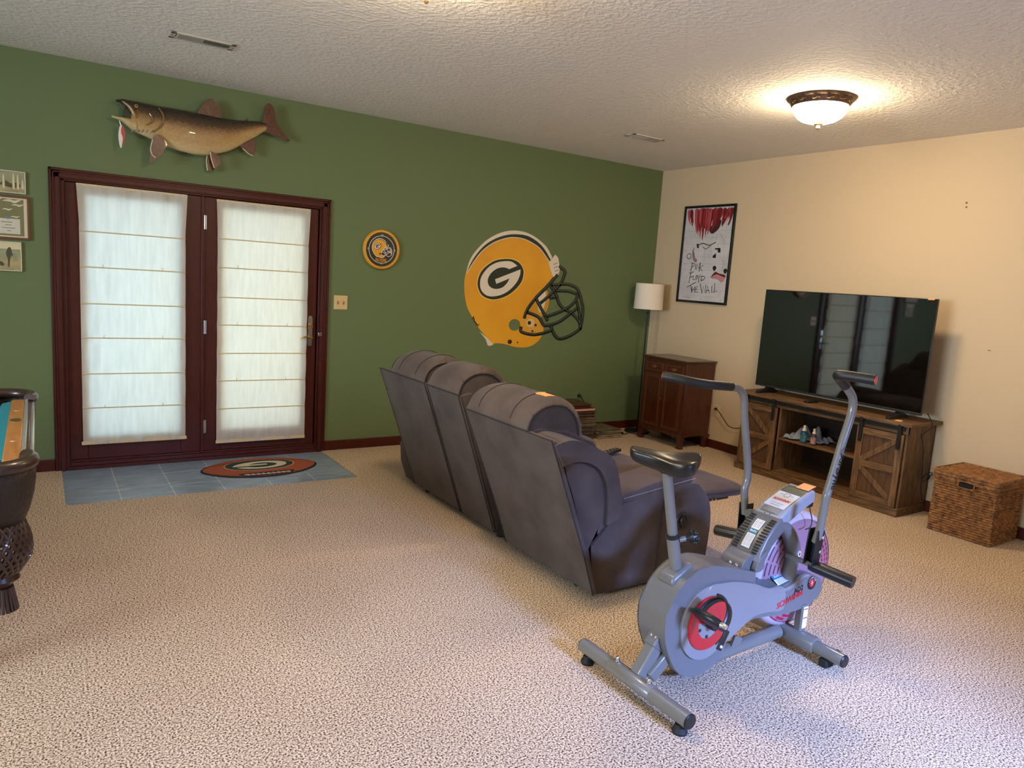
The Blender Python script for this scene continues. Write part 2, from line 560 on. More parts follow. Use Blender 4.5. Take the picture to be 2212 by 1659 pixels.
struct(m.build('trim_2', wood_red, bevel=.002))
m = B(DX0, DX1, -.008, .14, -.006, .018).box(DX0, DX1, .004, .14, .018, .045)
m.box(DX0, DX1, .016, .14, .045, .06)
struct(m.build('trim_3', wood_red_h, bevel=.003))


def patio(name, x0, x1, gx0, gx1, gz0, gz1):
    z0, z1 = .062, 1.96
    m = B(x0, gx0, .022, .062, z0, z1).box(gx1, x1, .022, .062, z0, z1).box(gx0, gx1, .022, .062, z0, gz0).box(gx0, gx1, .022, .062, gz1, z1)
    d = struct(m.build(name, wood_red, bevel=.003))
    B(gx0, gx1, .040, .046, gz0, gz1).build('pane', glass, d, smooth=0)
    m = MB()
    for a, c_, e_, f_ in ((gx0, gx0 + .012, gz0, gz1), (gx1 - .012, gx1, gz0, gz1), (gx0, gx1, gz0, gz0 + .012), (gx0, gx1, gz1 - .012, gz1)):
        m.box(a, c_, .026, .04, e_, f_)
    m.build('glazing_bead', wood_red, d)
    return d


d1 = patio('door_1', -5.371, -4.522, -5.262, -4.665, .222, 1.89)
d2 = patio('door_2', -4.506, -3.656, -4.385, -3.772, .222, 1.895)
B(-4.527, -4.503, .006, .03, .05, 1.962).build('astragal', wood_red, d1, bevel=.004)
for z in (1.777, 1.01, .254):
    m = MB().cyl((-4.502, .006, z - .05), (-4.502, .006, z + .05), .0065, n=12)
    m.box(-4.502, -4.488, .014, .021, z - .05, z + .05)
    m.build('hinge', steel, d2)
m = MB().prism([smooth2([(-3.725, .885), (-3.708, .875), (-3.691, .885), (-3.689, 1.0), (-3.689, 1.1), (-3.705, 1.117), (-3.723, 1.1), (-3.725, 1.0)], 3)], XZ, .008, .0225)
hp = m.build('handle_plate', steel, d2, bevel=.002)
MB().tube([(-3.703, .010, .945), (-3.703, -.035, .945), (-3.71, -.045, .947), (-3.74, -.045, .953), (-3.775, -.045, .950), (-3.80, -.045, .938)], [.011, .010, .009, .0075, .006, .005], smooth=4).build('lever', brass, hp)
m = MB().lathe([(.004, .0), (.018, .0), (.018, .010), (.004, .012)], (-3.705, -.004, 1.035), 'y', 20)
m.prism([smooth2([(-3.712, 1.035), (-3.705, 1.06), (-3.698, 1.035), (-3.705, 1.008)], 4)], XZ, -.022, -.004)
m.build('thumb_turn', brass, hp)
m = B(-3.645, -3.624, -.012, .003, .955, .985)
m.cyl((-3.632, -.02, .965), (-3.618, -.02, .965), .006, n=10).cyl((-3.632, -.02, .98), (-3.618, -.02, .98), .006, n=10)
m.build('strike_catch', steel, d2, bevel=.002)


def roman_shade(label, x0, x1, z0, z1, folds, wav):
    t = thing('roman_shade', label, 'blind', ((x0 + x1) / 2, -.004, z1), 'roman shades on the patio door')
    nx, nz = 44, 150
    m = MB()
    V, F = [], []
    rnd = random.Random(int(wav * 100))
    ph = [rnd.uniform(0, 6) for _ in range(6)]
    for j in range(nz + 1):
        z = z0 + (z1 - z0) * j / nz
        dz = min(abs(z - q) for q in folds)
        pin = 1 - math.exp(-(dz / .05) ** 2)
        inset = .010 * min(1.0, (z1 - z) / .25) * wav
        for i in range(nx + 1):
            u = i / nx
            x = x0 + inset + (x1 - x0 - 2 * inset) * u
            w = .0022 * math.sin(u * 34 + ph[0] + z * 3) + .0026 * math.sin(u * 19 + ph[1] - z * 5) + .0018 * math.sin(u * 57 + ph[2])
            y = .002 - .006 * pin + w * pin * wav + (.003 if dz < .004 else 0)
            V.append((x, y - .004, z))
    for j in range(nz):
        for i in range(nx):
            a = j * (nx + 1) + i
            F.append((a, a + 1, a + nx + 2, a + nx + 1))
    m.add(V, F)
    fb = m.build('fabric', blind_m, t, smooth=180)
    hem = mat('hem_cloth', (214, 192, 150), .8)
    for q in folds:
        MB().tube([(x0 + .012, -.006, q), (x1 - .012, -.006, q)], .0042, 8).build('rod', hem, t)
    B(x0, x1, -.008, -.001, z1 - .012, z1 + .004).build('head_hem', hem, t, bevel=.001)
    B(x0 + .004, x1 - .004, -.009, -.003, z0 - .002, z0 + .022).build('bottom_hem', hem, t, bevel=.001)
    for q in folds[1::2]:
        for fx in (.22, .76):
            xx = x0 + (x1 - x0) * fx
            MB().tube([(xx, -.010, q - .002), (xx - .002, -.014, q + .008), (xx, -.010, q + .022)], .0022, 6).build('cord_ring', hem, t)
    return t


roman_shade('cream roman shade with six folds on the fixed door panel nearer the pool table', -5.306, -4.622, .172, 1.953, (1.645, 1.407, 1.159, .923, .673, .432), 1.25)
roman_shade('cream roman shade with seven folds on the hinged door beside the lever handle', -4.424, -3.730, .122, 1.947, (1.669, 1.458, 1.239, 1.031, .816, .605, .389), .8)

# ------------------------------------------------------------------ ceiling lamps and vents
bronze = mat('aged_bronze', (96, 74, 58), .35, .75, noise=(40, (128, 104, 86), .4, .7))
bowl_m = mat('lit_glass_bowl', (255, 244, 226), .4, emit=((1.0, .76, .48), LAMP_ON))
pearl = mat('brass_finial', (206, 172, 122), .3, .8)


def ceiling_light(x, y, label):
    t = thing('ceiling_light', label, 'ceiling light', (x, y, H), 'flush ceiling lights')
    m = MB().lathe([(.06, 0), (.198, 0), (.203, -.006), (.196, -.013), (.186, -.017), (.182, -.026), (.176, -.034), (.170, -.044), (.166, -.052), (.16, -.052), (.06, -.02)], (x, y, H), 'z', 56)
    m.build('canopy', bronze, t)
    m = MB()
    for k in range(14):
        a = 2 * math.pi * k / 14
        r0 = .178
        m.tube([(x + r0 * math.cos(a + q * .12), y + r0 * math.sin(a + q * .12), H - .034 + .005 * math.sin(q * 3)) for q in (-1, -.5, 0, .5, 1)], .003, 6)
    m.build('scroll_relief', bronze, t)
    m = MB().lathe([(.158, -.050), (.157, -.066), (.150, -.088), (.132, -.112), (.104, -.131), (.068, -.143), (.030, -.149), (.004, -.150)], (x, y, H), 'z', 48)
    m.build('glass_bowl', bowl_m, t)
    m = MB().lathe([(.002, -.147), (.028, -.149), (.026, -.155), (.010, -.160), (.011, -.170), (.013, -.176), (.008, -.184), (.002, -.187)], (x, y, H), 'z', 20)
    m.build('finial', pearl, t)
    return t


cl = ceiling_light(-1.462, -2.83, 'lit flush ceiling light with bronze rim on ceiling above the television side')
copy_thing(cl, (-2.78, -.17, 0), 'lit flush ceiling light on ceiling in front of the patio door')

vent_m = mat('vent_enamel', (196, 190, 178), .4)
vent_dark = mat('duct_dark', (40, 38, 35), .8)


def vent(x0, x1, yc, label):
    t = thing('ceiling_vent', label, 'vent', ((x0 + x1) / 2, yc, H), 'long ceiling vents')
    y0, y1 = yc - .062, yc + .062
    m = B(x0, x1, y0, y0 + .022, H - .007, H).box(x0, x1, y1 - .022, y1, H - .007, H).box(x0, x0 + .03, y0, y1, H - .007, H).box(x1 - .03, x1, y0, y1, H - .007, H)
    m.box((x0 + x1) / 2 - .004, (x0 + x1) / 2 + .004, y0, y1, H - .006, H)
    m.build('frame', vent_m, t, bevel=.002)
    B(x0 + .02, x1 - .02, y0 + .015, y1 - .015, H - .0015, H - .0005).build('duct_opening', vent_dark, t, smooth=0)
    n = 36
    for i in range(n):
        xx = x0 + .034 + (x1 - x0 - .068) * (i + .5) / n
        s_ = -1 if i < n / 2 else 1
        MB().bar((xx, y0 + .02, H - .005), (xx, y1 - .02, H - .005), .0012, .010, (s_ * .6, 0, .8)).build('louvre', vent_m, t, smooth=0)
    for xx in (x0 + .014, x1 - .014):
        MB().lathe([(.001, -.011), (.004, -.009), (.005, -.007), (.001, -.006)], (xx, yc, H), 'z', 10).build('screw', steel, t)
    return t


vent(-4.888, -4.543, -1.09, 'long white louvred vent on ceiling above the mounted fish')
vent(-1.493, -1.148, -1.11, 'long white louvred vent on ceiling nearer the corner of green and cream walls')

# ------------------------------------------------------------------ mounted fish
def fish_paint():
    m = bpy.data.materials.new('fish_skin')
    m.use_nodes = True
    nt = m.node_tree
    b = nt.nodes['Principled BSDF']
    b.inputs['Roughness'].default_value = .24
    b.inputs['Coat Weight'].default_value = .5
    at = nt.nodes.new('ShaderNodeAttribute'); at.attribute_name = 'side'
    tc = nt.nodes.new('ShaderNodeTexCoord')
    n = nt.nodes.new('ShaderNodeTexNoise'); n.inputs['Scale'].default_value = 60; n.inputs['Detail'].default_value = 4
    ad = nt.nodes.new('ShaderNodeMath'); ad.operation = 'MULTIPLY_ADD'; ad.inputs[1].default_value = .22
    nt.links.new(tc.outputs['Object'], n.inputs['Vector'])
    nt.links.new(n.outputs[0], ad.inputs[0]); nt.links.new(at.outputs['Fac'], ad.inputs[2])
    r = nt.nodes.new('ShaderNodeValToRGB')
    e = r.color_ramp.elements
    e[0].position = .14; e[0].color = lin((206, 184, 138))
    e[1].position = .95; e[1].color = lin((36, 30, 22))
    for p, c in ((.34, (184, 150, 94)), (.58, (146, 108, 60)), (.74, (84, 62, 40))):
        q = e.new(p); q.color = lin(c)
    nt.links.new(ad.outputs[0], r.inputs[0]); nt.links.new(r.outputs[0], b.inputs['Base Color'])
    v = nt.nodes.new('ShaderNodeTexVoronoi'); v.inputs['Scale'].default_value = 150
    bp = nt.nodes.new('ShaderNodeBump'); bp.inputs['Strength'].default_value = .35; bp.inputs['Distance'].default_value = .003
    nt.links.new(tc.outputs['Object'], v.inputs['Vector']); nt.links.new(v.outputs[0], bp.inputs['Height']); nt.links.new(bp.outputs[0], b.inputs['Normal'])
    return m


def itp(pts, x):
    pts = sorted(pts)
    if x <= pts[0][0]:
        return pts[0][1]
    for (a, b), (c, d) in zip(pts, pts[1:]):
        if x <= c:
            t = (x - a) / (c - a)
            return b + (d - b) * t
    return pts[-1][1]


F_TOP = [(-5.07,2.516),(-5.034,2.528),(-4.971,2.526),(-4.908,2.523),(-4.833,2.519),(-4.756,2.521),(-4.673,2.522),(-4.588,2.516),(-4.502,2.516),(-4.414,2.51),(-4.324,2.514),(-4.233,2.523),(-4.159,2.532),(-4.108,2.528)]
F_BOT = [(-4.107,2.473),(-4.169,2.422),(-4.231,2.378),(-4.292,2.332),(-4.352,2.292),(-4.442,2.258),(-4.512,2.237),(-4.588,2.233),(-4.673,2.242),(-4.757,2.256),(-4.812,2.271),(-4.866,2.297),(-4.904,2.309),(-4.957,2.326),(-4.999,2.348),(-5.035,2.382),(-5.097,2.399)]
YFISH = -.075
fish = thing('mounted_fish', 'mounted trophy trout with open mouth on green wall above patio door', 'fish', (-4.58, -.01, 2.38))
skin = fish_paint()
fin_m = mat('fish_fin', (98, 56, 32), .35, noise=(30, (64, 36, 22), .38, .68), stretch=(1, 1, 1), coat=.3)
fin_edge = mat('fin_white_edge', (212, 196, 166), .4)


def loft_fish(name, xs, top, bot, dep, parent, mats, n=28):
    m = MB()
    rr = []
    for x in xs:
        t, b_, d = itp(top, x), itp(bot, x), itp(dep, x)
        c_, h = (t + b_) / 2, (t - b_) / 2
        rr.append([(x, YFISH - d * math.sin(2 * math.pi * k / n), c_ + h * math.cos(2 * math.pi * k / n)) for k in range(n)])
    m.rings(rr)
    o = m.build(name, mats, parent, smooth=70)
    me = o.data
    at = me.attributes.new('side', 'FLOAT', 'POINT')
    vals = []
    for v in me.vertices:
        x, z = v.co.x + fish.location.x, v.co.z + fish.location.z
        t, b_ = itp(F_TOP, x), itp(F_BOT, x)
        vals.append((z - b_) / (t - b_ + 1e-6) * .9)
    at.data.foreach_set('value', vals)
    return o


DEP = [(-5.1, .012), (-5.03, .03), (-4.95, .045), (-4.8, .062), (-4.6, .07), (-4.4, .062), (-4.25, .04), (-4.1, .016)]
xs = [-4.985 + (.885) * i / 36 for i in range(37)]
body = loft_fish('body', xs, F_TOP, F_BOT, DEP, fish, skin)
upper_b = [(-5.075, 2.505), (-5.045, 2.500), (-5.02, 2.478), (-4.995, 2.44), (-4.965, 2.425)]
loft_fish('upper_jaw', [-5.073, -5.06, -5.045, -5.03, -5.01, -4.99, -4.965], F_TOP, upper_b, DEP, fish, skin)
low_t = [(-5.1, 2.412), (-5.05, 2.409), (-5.0, 2.416), (-4.96, 2.424)]
loft_fish('lower_jaw', [-5.098, -5.08, -5.06, -5.04, -5.02, -4.99, -4.955], low_t, F_BOT, DEP, fish, skin)
mouth_m = mat('fish_mouth', (44, 46, 32), .5)
MB().prism([[(-5.02, 2.475), (-4.99, 2.44), (-4.95, 2.43), (-4.95, 2.40), (-5.03, 2.41)]], XZ, YFISH - .028, YFISH + .03).build('mouth_lining', mouth_m, fish)
# jaw bone plate, gill cover ridges
MB().tube([(-5.035, YFISH - .040, 2.505), (-4.995, YFISH - .050, 2.475), (-4.972, YFISH - .054, 2.435), (-4.965, YFISH - .052, 2.410)], [.004, .008, .010, .005], 8, smooth=4).build('jaw_plate', mat('fish_bone', (170, 142, 92), .3, coat=.4), fish)
m = MB()
m.tube([(-4.822, YFISH - .050, 2.50), (-4.797, YFISH - .062, 2.46), (-4.795, YFISH - .064, 2.42), (-4.815, YFISH - .061, 2.375), (-4.86, YFISH - .05, 2.335)], [.004, .007, .008, .007, .003], 8, smooth=4)
m.tube([(-4.88, YFISH - .058, 2.455), (-4.862, YFISH - .062, 2.43), (-4.868, YFISH - .062, 2.40), (-4.90, YFISH - .054, 2.375)], [.003, .006, .006, .003], 8, smooth=4)
m.build('gill_cover', mat('fish_gill', (128, 96, 54), .22, coat=.6), fish)
m = MB()
for k in range(5):
    m.tube([(-4.86 - .028 * k, YFISH - .048 + .004 * k, 2.352 - .004 * k), (-4.875 - .028 * k, YFISH - .04 + .004 * k, 2.328 - .002 * k)], [.005, .002], 6)
m.build('gill_ray', mat('fish_gill', (128, 96, 54)), fish)
m = MB().sphere((-4.955, YFISH - .040, 2.490), (.011, .008, .011), 14, 8)
ey = m.build('eye', mat('fish_eye', (214, 180, 90), .1, coat=1), fish)
MB().sphere((-4.956, YFISH - .047, 2.490), (.006, .004, .006), 12, 8).build('pupil', mat('fish_pupil', (8, 8, 8), .1), ey)


def fin(name, pts, y, parent, edge=None, th=.006, k=4, rays=None):
    m = MB()
    P = smooth2(pts, k)
    m.prism([P], XZ, y - th / 2, y + th / 2)
    o = m.build(name, fin_m, parent, smooth=50, bevel=.0015)
    if rays:
        r = MB()
        (ox, oz), idx = rays
        for q in idx:
            tx, tz = pts[q]
            r.tube([(ox, y - th / 2, oz), (ox + (tx - ox) * .93, y - th / 2 - .001, oz + (tz - oz) * .93)], [.0028, .0016], 5)
        r.build('fin_ray', mat('fin_ray_brown', (120, 78, 48), .35, coat=.3), o)
    if edge:
        e_ = MB().tube([(a, y - th / 2 - .001, c_) for a, c_ in edge], .0035, 6, smooth=4)
        e_.build('white_edge', fin_edge, o)
    return o


fin('dorsal_fin', [(-4.563,2.505),(-4.548,2.561),(-4.514,2.615),(-4.491,2.63),(-4.468,2.627),(-4.438,2.599),(-4.414,2.561),(-4.411,2.532),(-4.432,2.495)], YFISH, fish, rays=((-4.49, 2.50), (1, 2, 3, 4, 5, 6)))
fin('tail_fin', [(-4.125,2.53),(-4.118,2.588),(-4.11,2.64),(-4.088,2.672),(-4.053,2.656),(-4.036,2.603),(-4.026,2.549),(-3.986,2.492),(-3.926,2.432),(-3.952,2.425),(-4.017,2.443),(-4.075,2.459),(-4.12,2.472)], YFISH, fish, th=.010, rays=((-4.12, 2.50), (3, 4, 5, 6, 7, 8, 10, 11)))
fin('pectoral_fin', [(-4.845,2.324),(-4.802,2.308),(-4.772,2.267),(-4.791,2.223),(-4.802,2.193),(-4.846,2.152),(-4.873,2.131),(-4.883,2.147),(-4.877,2.216),(-4.861,2.287)], YFISH - .066, fish, edge=[(-4.862, 2.285), (-4.874, 2.23), (-4.868, 2.19), (-4.845, 2.168)], rays=((-4.835, 2.32), (2, 3, 4, 5)))
fin('pelvic_fin', [(-4.494,2.262),(-4.465,2.251),(-4.43,2.238),(-4.421,2.209),(-4.435,2.171),(-4.465,2.155)], YFISH - .045, fish, edge=[(-4.492, 2.26), (-4.484, 2.21), (-4.465, 2.155)], rays=((-4.48, 2.26), (2, 3, 4)))
fin('pelvic_fin', [(-4.496,2.255),(-4.507,2.201),(-4.504,2.141),(-4.492,2.136),(-4.451,2.157)], YFISH + .01, fish, edge=[(-4.503, 2.24), (-4.508, 2.20), (-4.5, 2.137)], rays=((-4.49, 2.25), (2, 3, 4)))
fin('anal_fin', [(-4.286,2.345),(-4.219,2.393),(-4.175,2.393),(-4.174,2.331),(-4.186,2.282),(-4.218,2.293),(-4.255,2.319)], YFISH, fish, edge=[(-4.265, 2.325), (-4.22, 2.293), (-4.19, 2.283)], rays=((-4.265, 2.355), (2, 3, 4, 5)))
fin('adipose_fin', [(-4.257,2.515),(-4.233,2.541),(-4.226,2.538),(-4.238,2.518)], YFISH, fish)
B(-4.64, -4.52, -.018, 0, 2.34, 2.42).build('wall_bracket', mahog, fish)
lure = thing('fishing_lure', 'red and white fishing spoon hanging from the mounted fish\'s jaw', 'fishing lure', (-5.04, -.1, 2.36))
lp = [(-5.046,2.356),(-5.028,2.340),(-5.022,2.292),(-5.029,2.251),(-5.047,2.206),(-5.057,2.236),(-5.062,2.286),(-5.056,2.336)]
m = MB().prism([smooth2(lp, 4)], XZ, -.103, -.097)
m.build('spoon_body', mat('lure_white', (226, 220, 210), .25, coat=.6), lure, bevel=.002)
m = MB().prism([smooth2([(-5.040,2.352),(-5.027,2.336),(-5.0215,2.292),(-5.029,2.25),(-5.043,2.216),(-5.036,2.27),(-5.046,2.31)], 4)], XZ, -.1045, -.1031)
m.build('red_stripe', mat('lure_red', (176, 26, 34), .25, coat=.6), lure)
MB().tube([(-5.046, -.1, 2.354), (-5.052, -.098, 2.372), (-5.055, -.097, 2.386), (-5.058, -.094, 2.394)], .0018, 6, smooth=3).build('wire_loop', steel, lure)

# ------------------------------------------------------------------ framed pictures left of the door
pic_frame_w = mat('pale_photo_frame', (214, 206, 186), .45)
pic_frame_b = mat('walnut_photo_frame', (112, 66, 42), .45)
print_sand = mat('print_sand', (176, 160, 116), .35, noise=(26, (150, 138, 96), .4, .65))
print_sea = mat('print_sea', (140, 140, 106), .35, noise=(20, (160, 158, 124), .4, .65))
print_dark = mat('print_dark', (78, 76, 50), .4)
print_pale = mat('print_pale', (214, 200, 160), .35)
print_olive = mat('print_olive', (124, 122, 84), .3)
print_cream = mat('print_cream', (216, 204, 172), .4)
glazing = mat('picture_glazing', (255, 255, 255), .05)


def frame_pic(name, label, x0, x1, z0, z1, fw, fm, group):
    t = thing(name, label, 'picture', ((x0 + x1) / 2, 0, z0), group)
    m = B(x0, x1, -.02, 0, z0, z0 + fw).box(x0, x1, -.02, 0, z1 - fw, z1).box(x0, x0 + fw, -.02, 0, z0 + fw, z1 - fw).box(x1 - fw, x1, -.02, 0, z0 + fw, z1 - fw)
    m.build('frame', fm, t, bevel=.002)
    return t


PG = 'framed pictures on the green wall'
x0, x1, z0, z1 = -5.80, -5.583, 1.846, 1.986
t = frame_pic('picture_frame', 'pale framed beach photo of standing figures, topmost left of the door', x0, x1, z0, z1, .006, pic_frame_w, PG)
m = B(x0 + .006, x1 - .006, -.012, -.002, z0 + .006, z1 - .006)
pr = m.build('photo_print', print_sea, t, smooth=0)
m = B(x0 + .006, x1 - .006, -.0126, -.012, z0 + .006, z0 + .045)
m.build('sand_foreground', print_sand, pr, smooth=0)
for fx, h in ((-5.60, .055), (-5.625, .085), (-5.648, .09), (-5.70, .08), (-5.735, .085)):
    m = MB().prism([smooth2([(fx - .006, z0 + .035), (fx - .004, z0 + .035 + h * .8), (fx, z0 + .035 + h), (fx + .004, z0 + .035 + h * .8), (fx + .006, z0 + .035)], 3)], XZ, -.0132, -.0126)
    m.build('figure', print_pale, pr, smooth=0)
MB().prism([smooth2([(-5.72, z0 + .05), (-5.69, z0 + .075), (-5.66, z0 + .06), (-5.63, z0 + .07), (-5.61, z0 + .045), (-5.66, z0 + .035)], 3)], XZ, -.0128, -.0126).build('dark_shape', print_dark, pr, smooth=0)
x0, x1, z0, z1 = -5.93, -5.566, 1.556, 1.832
t = frame_pic('certificate_frame', 'brown framed certificate with bird print, between two pale framed photos', x0, x1, z0, z1, .014, pic_frame_b, PG)
pr = B(x0 + .014, x1 - .014, -.012, -.002, z0 + .014, z1 - .014).build('mat_board', print_cream, t, smooth=0)
B(x0 + .032, x1 - .032, -.0126, -.012, z0 + .022, z1 - .022).build('sky_print', print_olive, pr, smooth=0)
for cx, cz, s_ in ((-5.66, 1.795, .05), (-5.63, 1.772, .034), (-5.685, 1.742, .028), (-5.645, 1.698, .025), (-5.75, 1.80, .04)):
    m = MB().prism([smooth2([(cx - s_, cz), (cx - s_ * .3, cz + s_ * .25), (cx + s_ * .2, cz + s_ * .12), (cx + s_, cz + s_ * .3), (cx + s_ * .3, cz - s_ * .2), (cx - s_ * .2, cz - s_ * .05)], 3)], XZ, -.0132, -.0126)
    m.build('bird_shape', print_cream, pr, smooth=0)
B(-5.88, -5.62, -.0132, -.0126, z0 + .034, z0 + .13).build('text_panel', mat('print_grey', (206, 200, 180), .4), pr, smooth=0)
for k, (a, c_) in enumerate(((-5.72, -5.66), (-5.70, -5.665), (-5.715, -5.645), (-5.69, -5.67))):
    B(a, c_, -.0136, -.0132, z0 + .106 - .018 * k, z0 + .109 - .018 * k).build('text_line', print_dark, pr, smooth=0)
MB().prism([circle(-5.684, z0 + .135, .017, .008)], XZ, -.0136, -.0132).build('blue_seal', mat('print_blue', (110, 128, 140), .4), pr, smooth=0)
x0, x1, z0, z1 = -5.84, -5.616, 1.353, 1.541
t = frame_pic('picture_frame', 'pale framed beach photo of one walking figure, lowest left of the door', x0, x1, z0, z1, .006, pic_frame_w, PG)
pr = B(x0 + .006, x1 - .006, -.012, -.002, z0 + .006, z1 - .006).build('photo_print', print_sand, t, smooth=0)
B(x0 + .006, x1 - .006, -.0126, -.012, z0 + .085, z0 + .14).build('sea_band', print_sea, pr, smooth=0)
B(x0 + .006, x1 - .006, -.0126, -.012, z0 + .14, z1 - .006).build('sky_band', print_pale, pr, smooth=0)
for pts in ([(-5.70, .11), (-5.69, .145), (-5.675, .15), (-5.668, .12), (-5.662, .10), (-5.672, .098), (-5.68, .07), (-5.683, .03), (-5.69, .03), (-5.692, .08)], [(-5.74, .05), (-5.725, .06), (-5.71, .04), (-5.725, .03)]):
    MB().prism([smooth2([(a, z0 + b_) for a, b_ in pts], 3)], XZ, -.0132, -.0126).build('figure', print_dark, pr, smooth=0)

# ------------------------------------------------------------------ switch plate, wood cover plate, outlets
t = thing('light_switch', 'ivory double light switch plate on green wall right of the patio door', 'light switch', (-3.463, 0, 1.233))
B(-3.521, -3.405, -.006, 0, 1.177, 1.291).build('switch_plate', ivory, t, bevel=.003)
for xx in (-3.487, -3.440):
    B(xx - .006, xx + .006, -.0072, -.006, 1.218, 1.246).build('toggle_slot', mat('switch_slot', (120, 96, 60), .6), t, smooth=0)
    MB().bar((xx, -.005, 1.232), (xx, -.016, 1.240), .008, .010).build('toggle', mat('toggle_ivory', (188, 156, 104), .4), t, bevel=.001)
    for zz in (1.205, 1.262):
        MB().lathe([(.0005, -.0078), (.0028, -.007), (.003, -.006)], (xx, 0, zz), 'y', 10).build('screw', ivory, t)
t = thing('outlet_cover', 'red brown wooden outlet cover plate low on green wall behind sofa', 'outlet', (-2.92, 0, .34))
B(-2.957, -2.86, -.012, 0, .295, .392).build('cover_plate', wood_red, t, bevel=.003)
B(-2.925, -2.893, -.0135, -.012, .312, .375).build('socket', black, t, bevel=.002)


def outlet(label, f, plate, cat='outlet'):
    t = thing('wall_outlet', label, cat, f(0, 0, 0))
    m = MB()
    v = [f(a, d, c_) for c_ in (-.057, .057) for d in (0, .006) for a in (-.035, .035)]
    m.add(v, [(0, 2, 3, 1), (4, 5, 7, 6), (0, 1, 5, 4), (2, 6, 7, 3), (0, 4, 6, 2), (1, 3, 7, 5)])
    m.build('outlet_plate', plate, t, bevel=.002)
    for s_ in (-.02, .02):
        m = MB().prism([circle(0, s_, .016, .014, 20)], lambda a, c_, d: f(a, d, c_), .006, .0085)
        m.build('socket', plate, t)
    return t


outlet('green painted outlet low on green wall above the tall record stack', lambda a, d, c_: (-.905 + a, -d, .40 + c_), green)
outlet('cream outlet low on cream wall beside the mahogany cabinet', lambda a, d, c_: (-d, -1.045 + a, .375 + c_), mat('outlet_cream', (214, 190, 152), .4))
t = thing('power_plug', 'black power plug in the green wall outlet above the records', 'plug', (-.905, -.01, .38))
m = MB().tube([(-.905, -.009, .38), (-.905, -.035, .38), (-.905, -.045, .372)], [.016, .014, .008], 12)
m.build('plug_body', black, t)
MB().tube([(-.905, -.043, .373), (-.88, -.05, .34), (-.83, -.05, .27), (-.78, -.04, .16), (-.73, -.03, .06), (-.70, -.028, .010), (-.60, -.03, .007), (-.52, -.06, .007), (-.46, -.12, .007)], .0045, 8, smooth=5).build('plug_cord', black, t)
t = thing('wall_cable', 'thin black cable looping along cream wall from outlet to television stand', 'cable', (-.01, -1.05, .39))
MB().lathe([(.012, -.008), (.012, -.028), (.006, -.04)], (0, -1.045, .395), 'x', 12).build('plug', black, t)
MB().tube([(-.035, -1.045, .395), (-.045, -1.10, .385), (-.04, -1.17, .32), (-.035, -1.24, .262), (-.03, -1.34, .262), (-.03, -1.42, .312), (-.03, -1.54, .325), (-.03, -1.63, .33)], .004, 8, smooth=6).build('cord', black, t)
for nm, y, z, lab in (('wall_anchor', -3.067, 2.262, 'two small plastic wall anchors high on bare cream wall'), ('wall_scuff', -3.365, 1.242, 'small dark scuff on cream wall above the wicker basket')):
    if nm == 'wall_anchor':
        m = MB().lathe([(.001, -.004), (.007, -.003), (.008, 0)], (0, y, z), 'x', 12).lathe([(.001, -.004), (.006, -.003), (.007, 0)], (0, y - .003, z - .03), 'x', 12)
        tag(m.build(nm, mat('anchor_tan', (120, 92, 62), .6)), lab, 'wall anchor')
    else:
        tag(MB().prism([smooth2([(y - .014, z - .002), (y, z + .004), (y + .014, z + .002), (y, z - .003)], 3)], YZ, -.0012, 0).build(nm, mat('scuff_grey', (128, 104, 78), .8)), lab, 'scuff')

# ------------------------------------------------------------------ football helmet artwork
H_OUT = [(-1.366,1.752),(-1.437,1.839),(-1.537,1.903),(-1.634,1.943),(-1.728,1.961),(-1.828,1.961),(-1.933,1.94),(-2.035,1.897),(-2.134,1.831),(-2.221,1.741),(-2.275,1.658),(-2.302,1.562),(-2.317,1.475),(-2.311,1.381),(-2.292,1.287),(-2.262,1.215),(-2.206,1.135),(-2.158,1.069),(-2.116,1.025),(-1.98,.906),(-1.909,.91),(-1.826,.899),(-1.733,.877),(-1.639,.871),(-1.554,.881),(-1.481,.917),(-1.432,.966),(-1.407,1.021),(-1.406,1.061),(-1.43,1.116),(-1.482,1.162),(-1.62,1.212),(-1.626,1.228),(-1.589,1.299),(-1.529,1.371),(-1.432,1.461),(-1.339,1.559),(-1.4,1.695)]
H_S1 = [(-1.378,1.72),(-1.464,1.821),(-1.564,1.889),(-1.679,1.928),(-1.807,1.929),(-1.913,1.911),(-2.016,1.873),(-2.115,1.814),(-2.195,1.735),(-2.257,1.644),(-2.297,1.555)]
H_S2 = [(-1.391,1.703),(-1.449,1.761),(-1.521,1.824),(-1.609,1.866),(-1.713,1.895),(-1.823,1.899),(-1.911,1.882),(-2.014,1.844),(-2.097,1.794),(-2.17,1.73),(-2.24,1.638),(-2.298,1.541)]
H_GO = [(-2.184,1.438),(-2.18,1.504),(-2.15,1.572),(-2.085,1.634),(-2.002,1.68),(-1.897,1.7),(-1.807,1.698),(-1.732,1.669),(-1.689,1.615),(-1.681,1.562),(-1.699,1.493),(-1.758,1.422),(-1.835,1.365),(-1.922,1.328),(-2.01,1.313),(-2.09,1.328),(-2.149,1.366)]
H_GW = [(-1.761,1.641),(-1.823,1.674),(-1.886,1.677),(-1.982,1.659),(-2.058,1.621),(-2.115,1.566),(-2.15,1.506),(-2.154,1.447),(-2.138,1.396),(-2.092,1.358),(-2.03,1.344),(-1.942,1.357),(-1.864,1.39),(-1.796,1.443),(-1.746,1.506),(-1.722,1.568),(-1.722,1.611),(-1.997,1.503),(-1.981,1.462),(-1.838,1.52),(-1.862,1.477),(-1.904,1.437),(-1.956,1.418),(-2.009,1.417),(-2.054,1.437),(-2.074,1.473),(-2.072,1.51),(-2.045,1.556),(-1.995,1.596),(-1.944,1.614),(-1.89,1.616),(-1.849,1.605)]
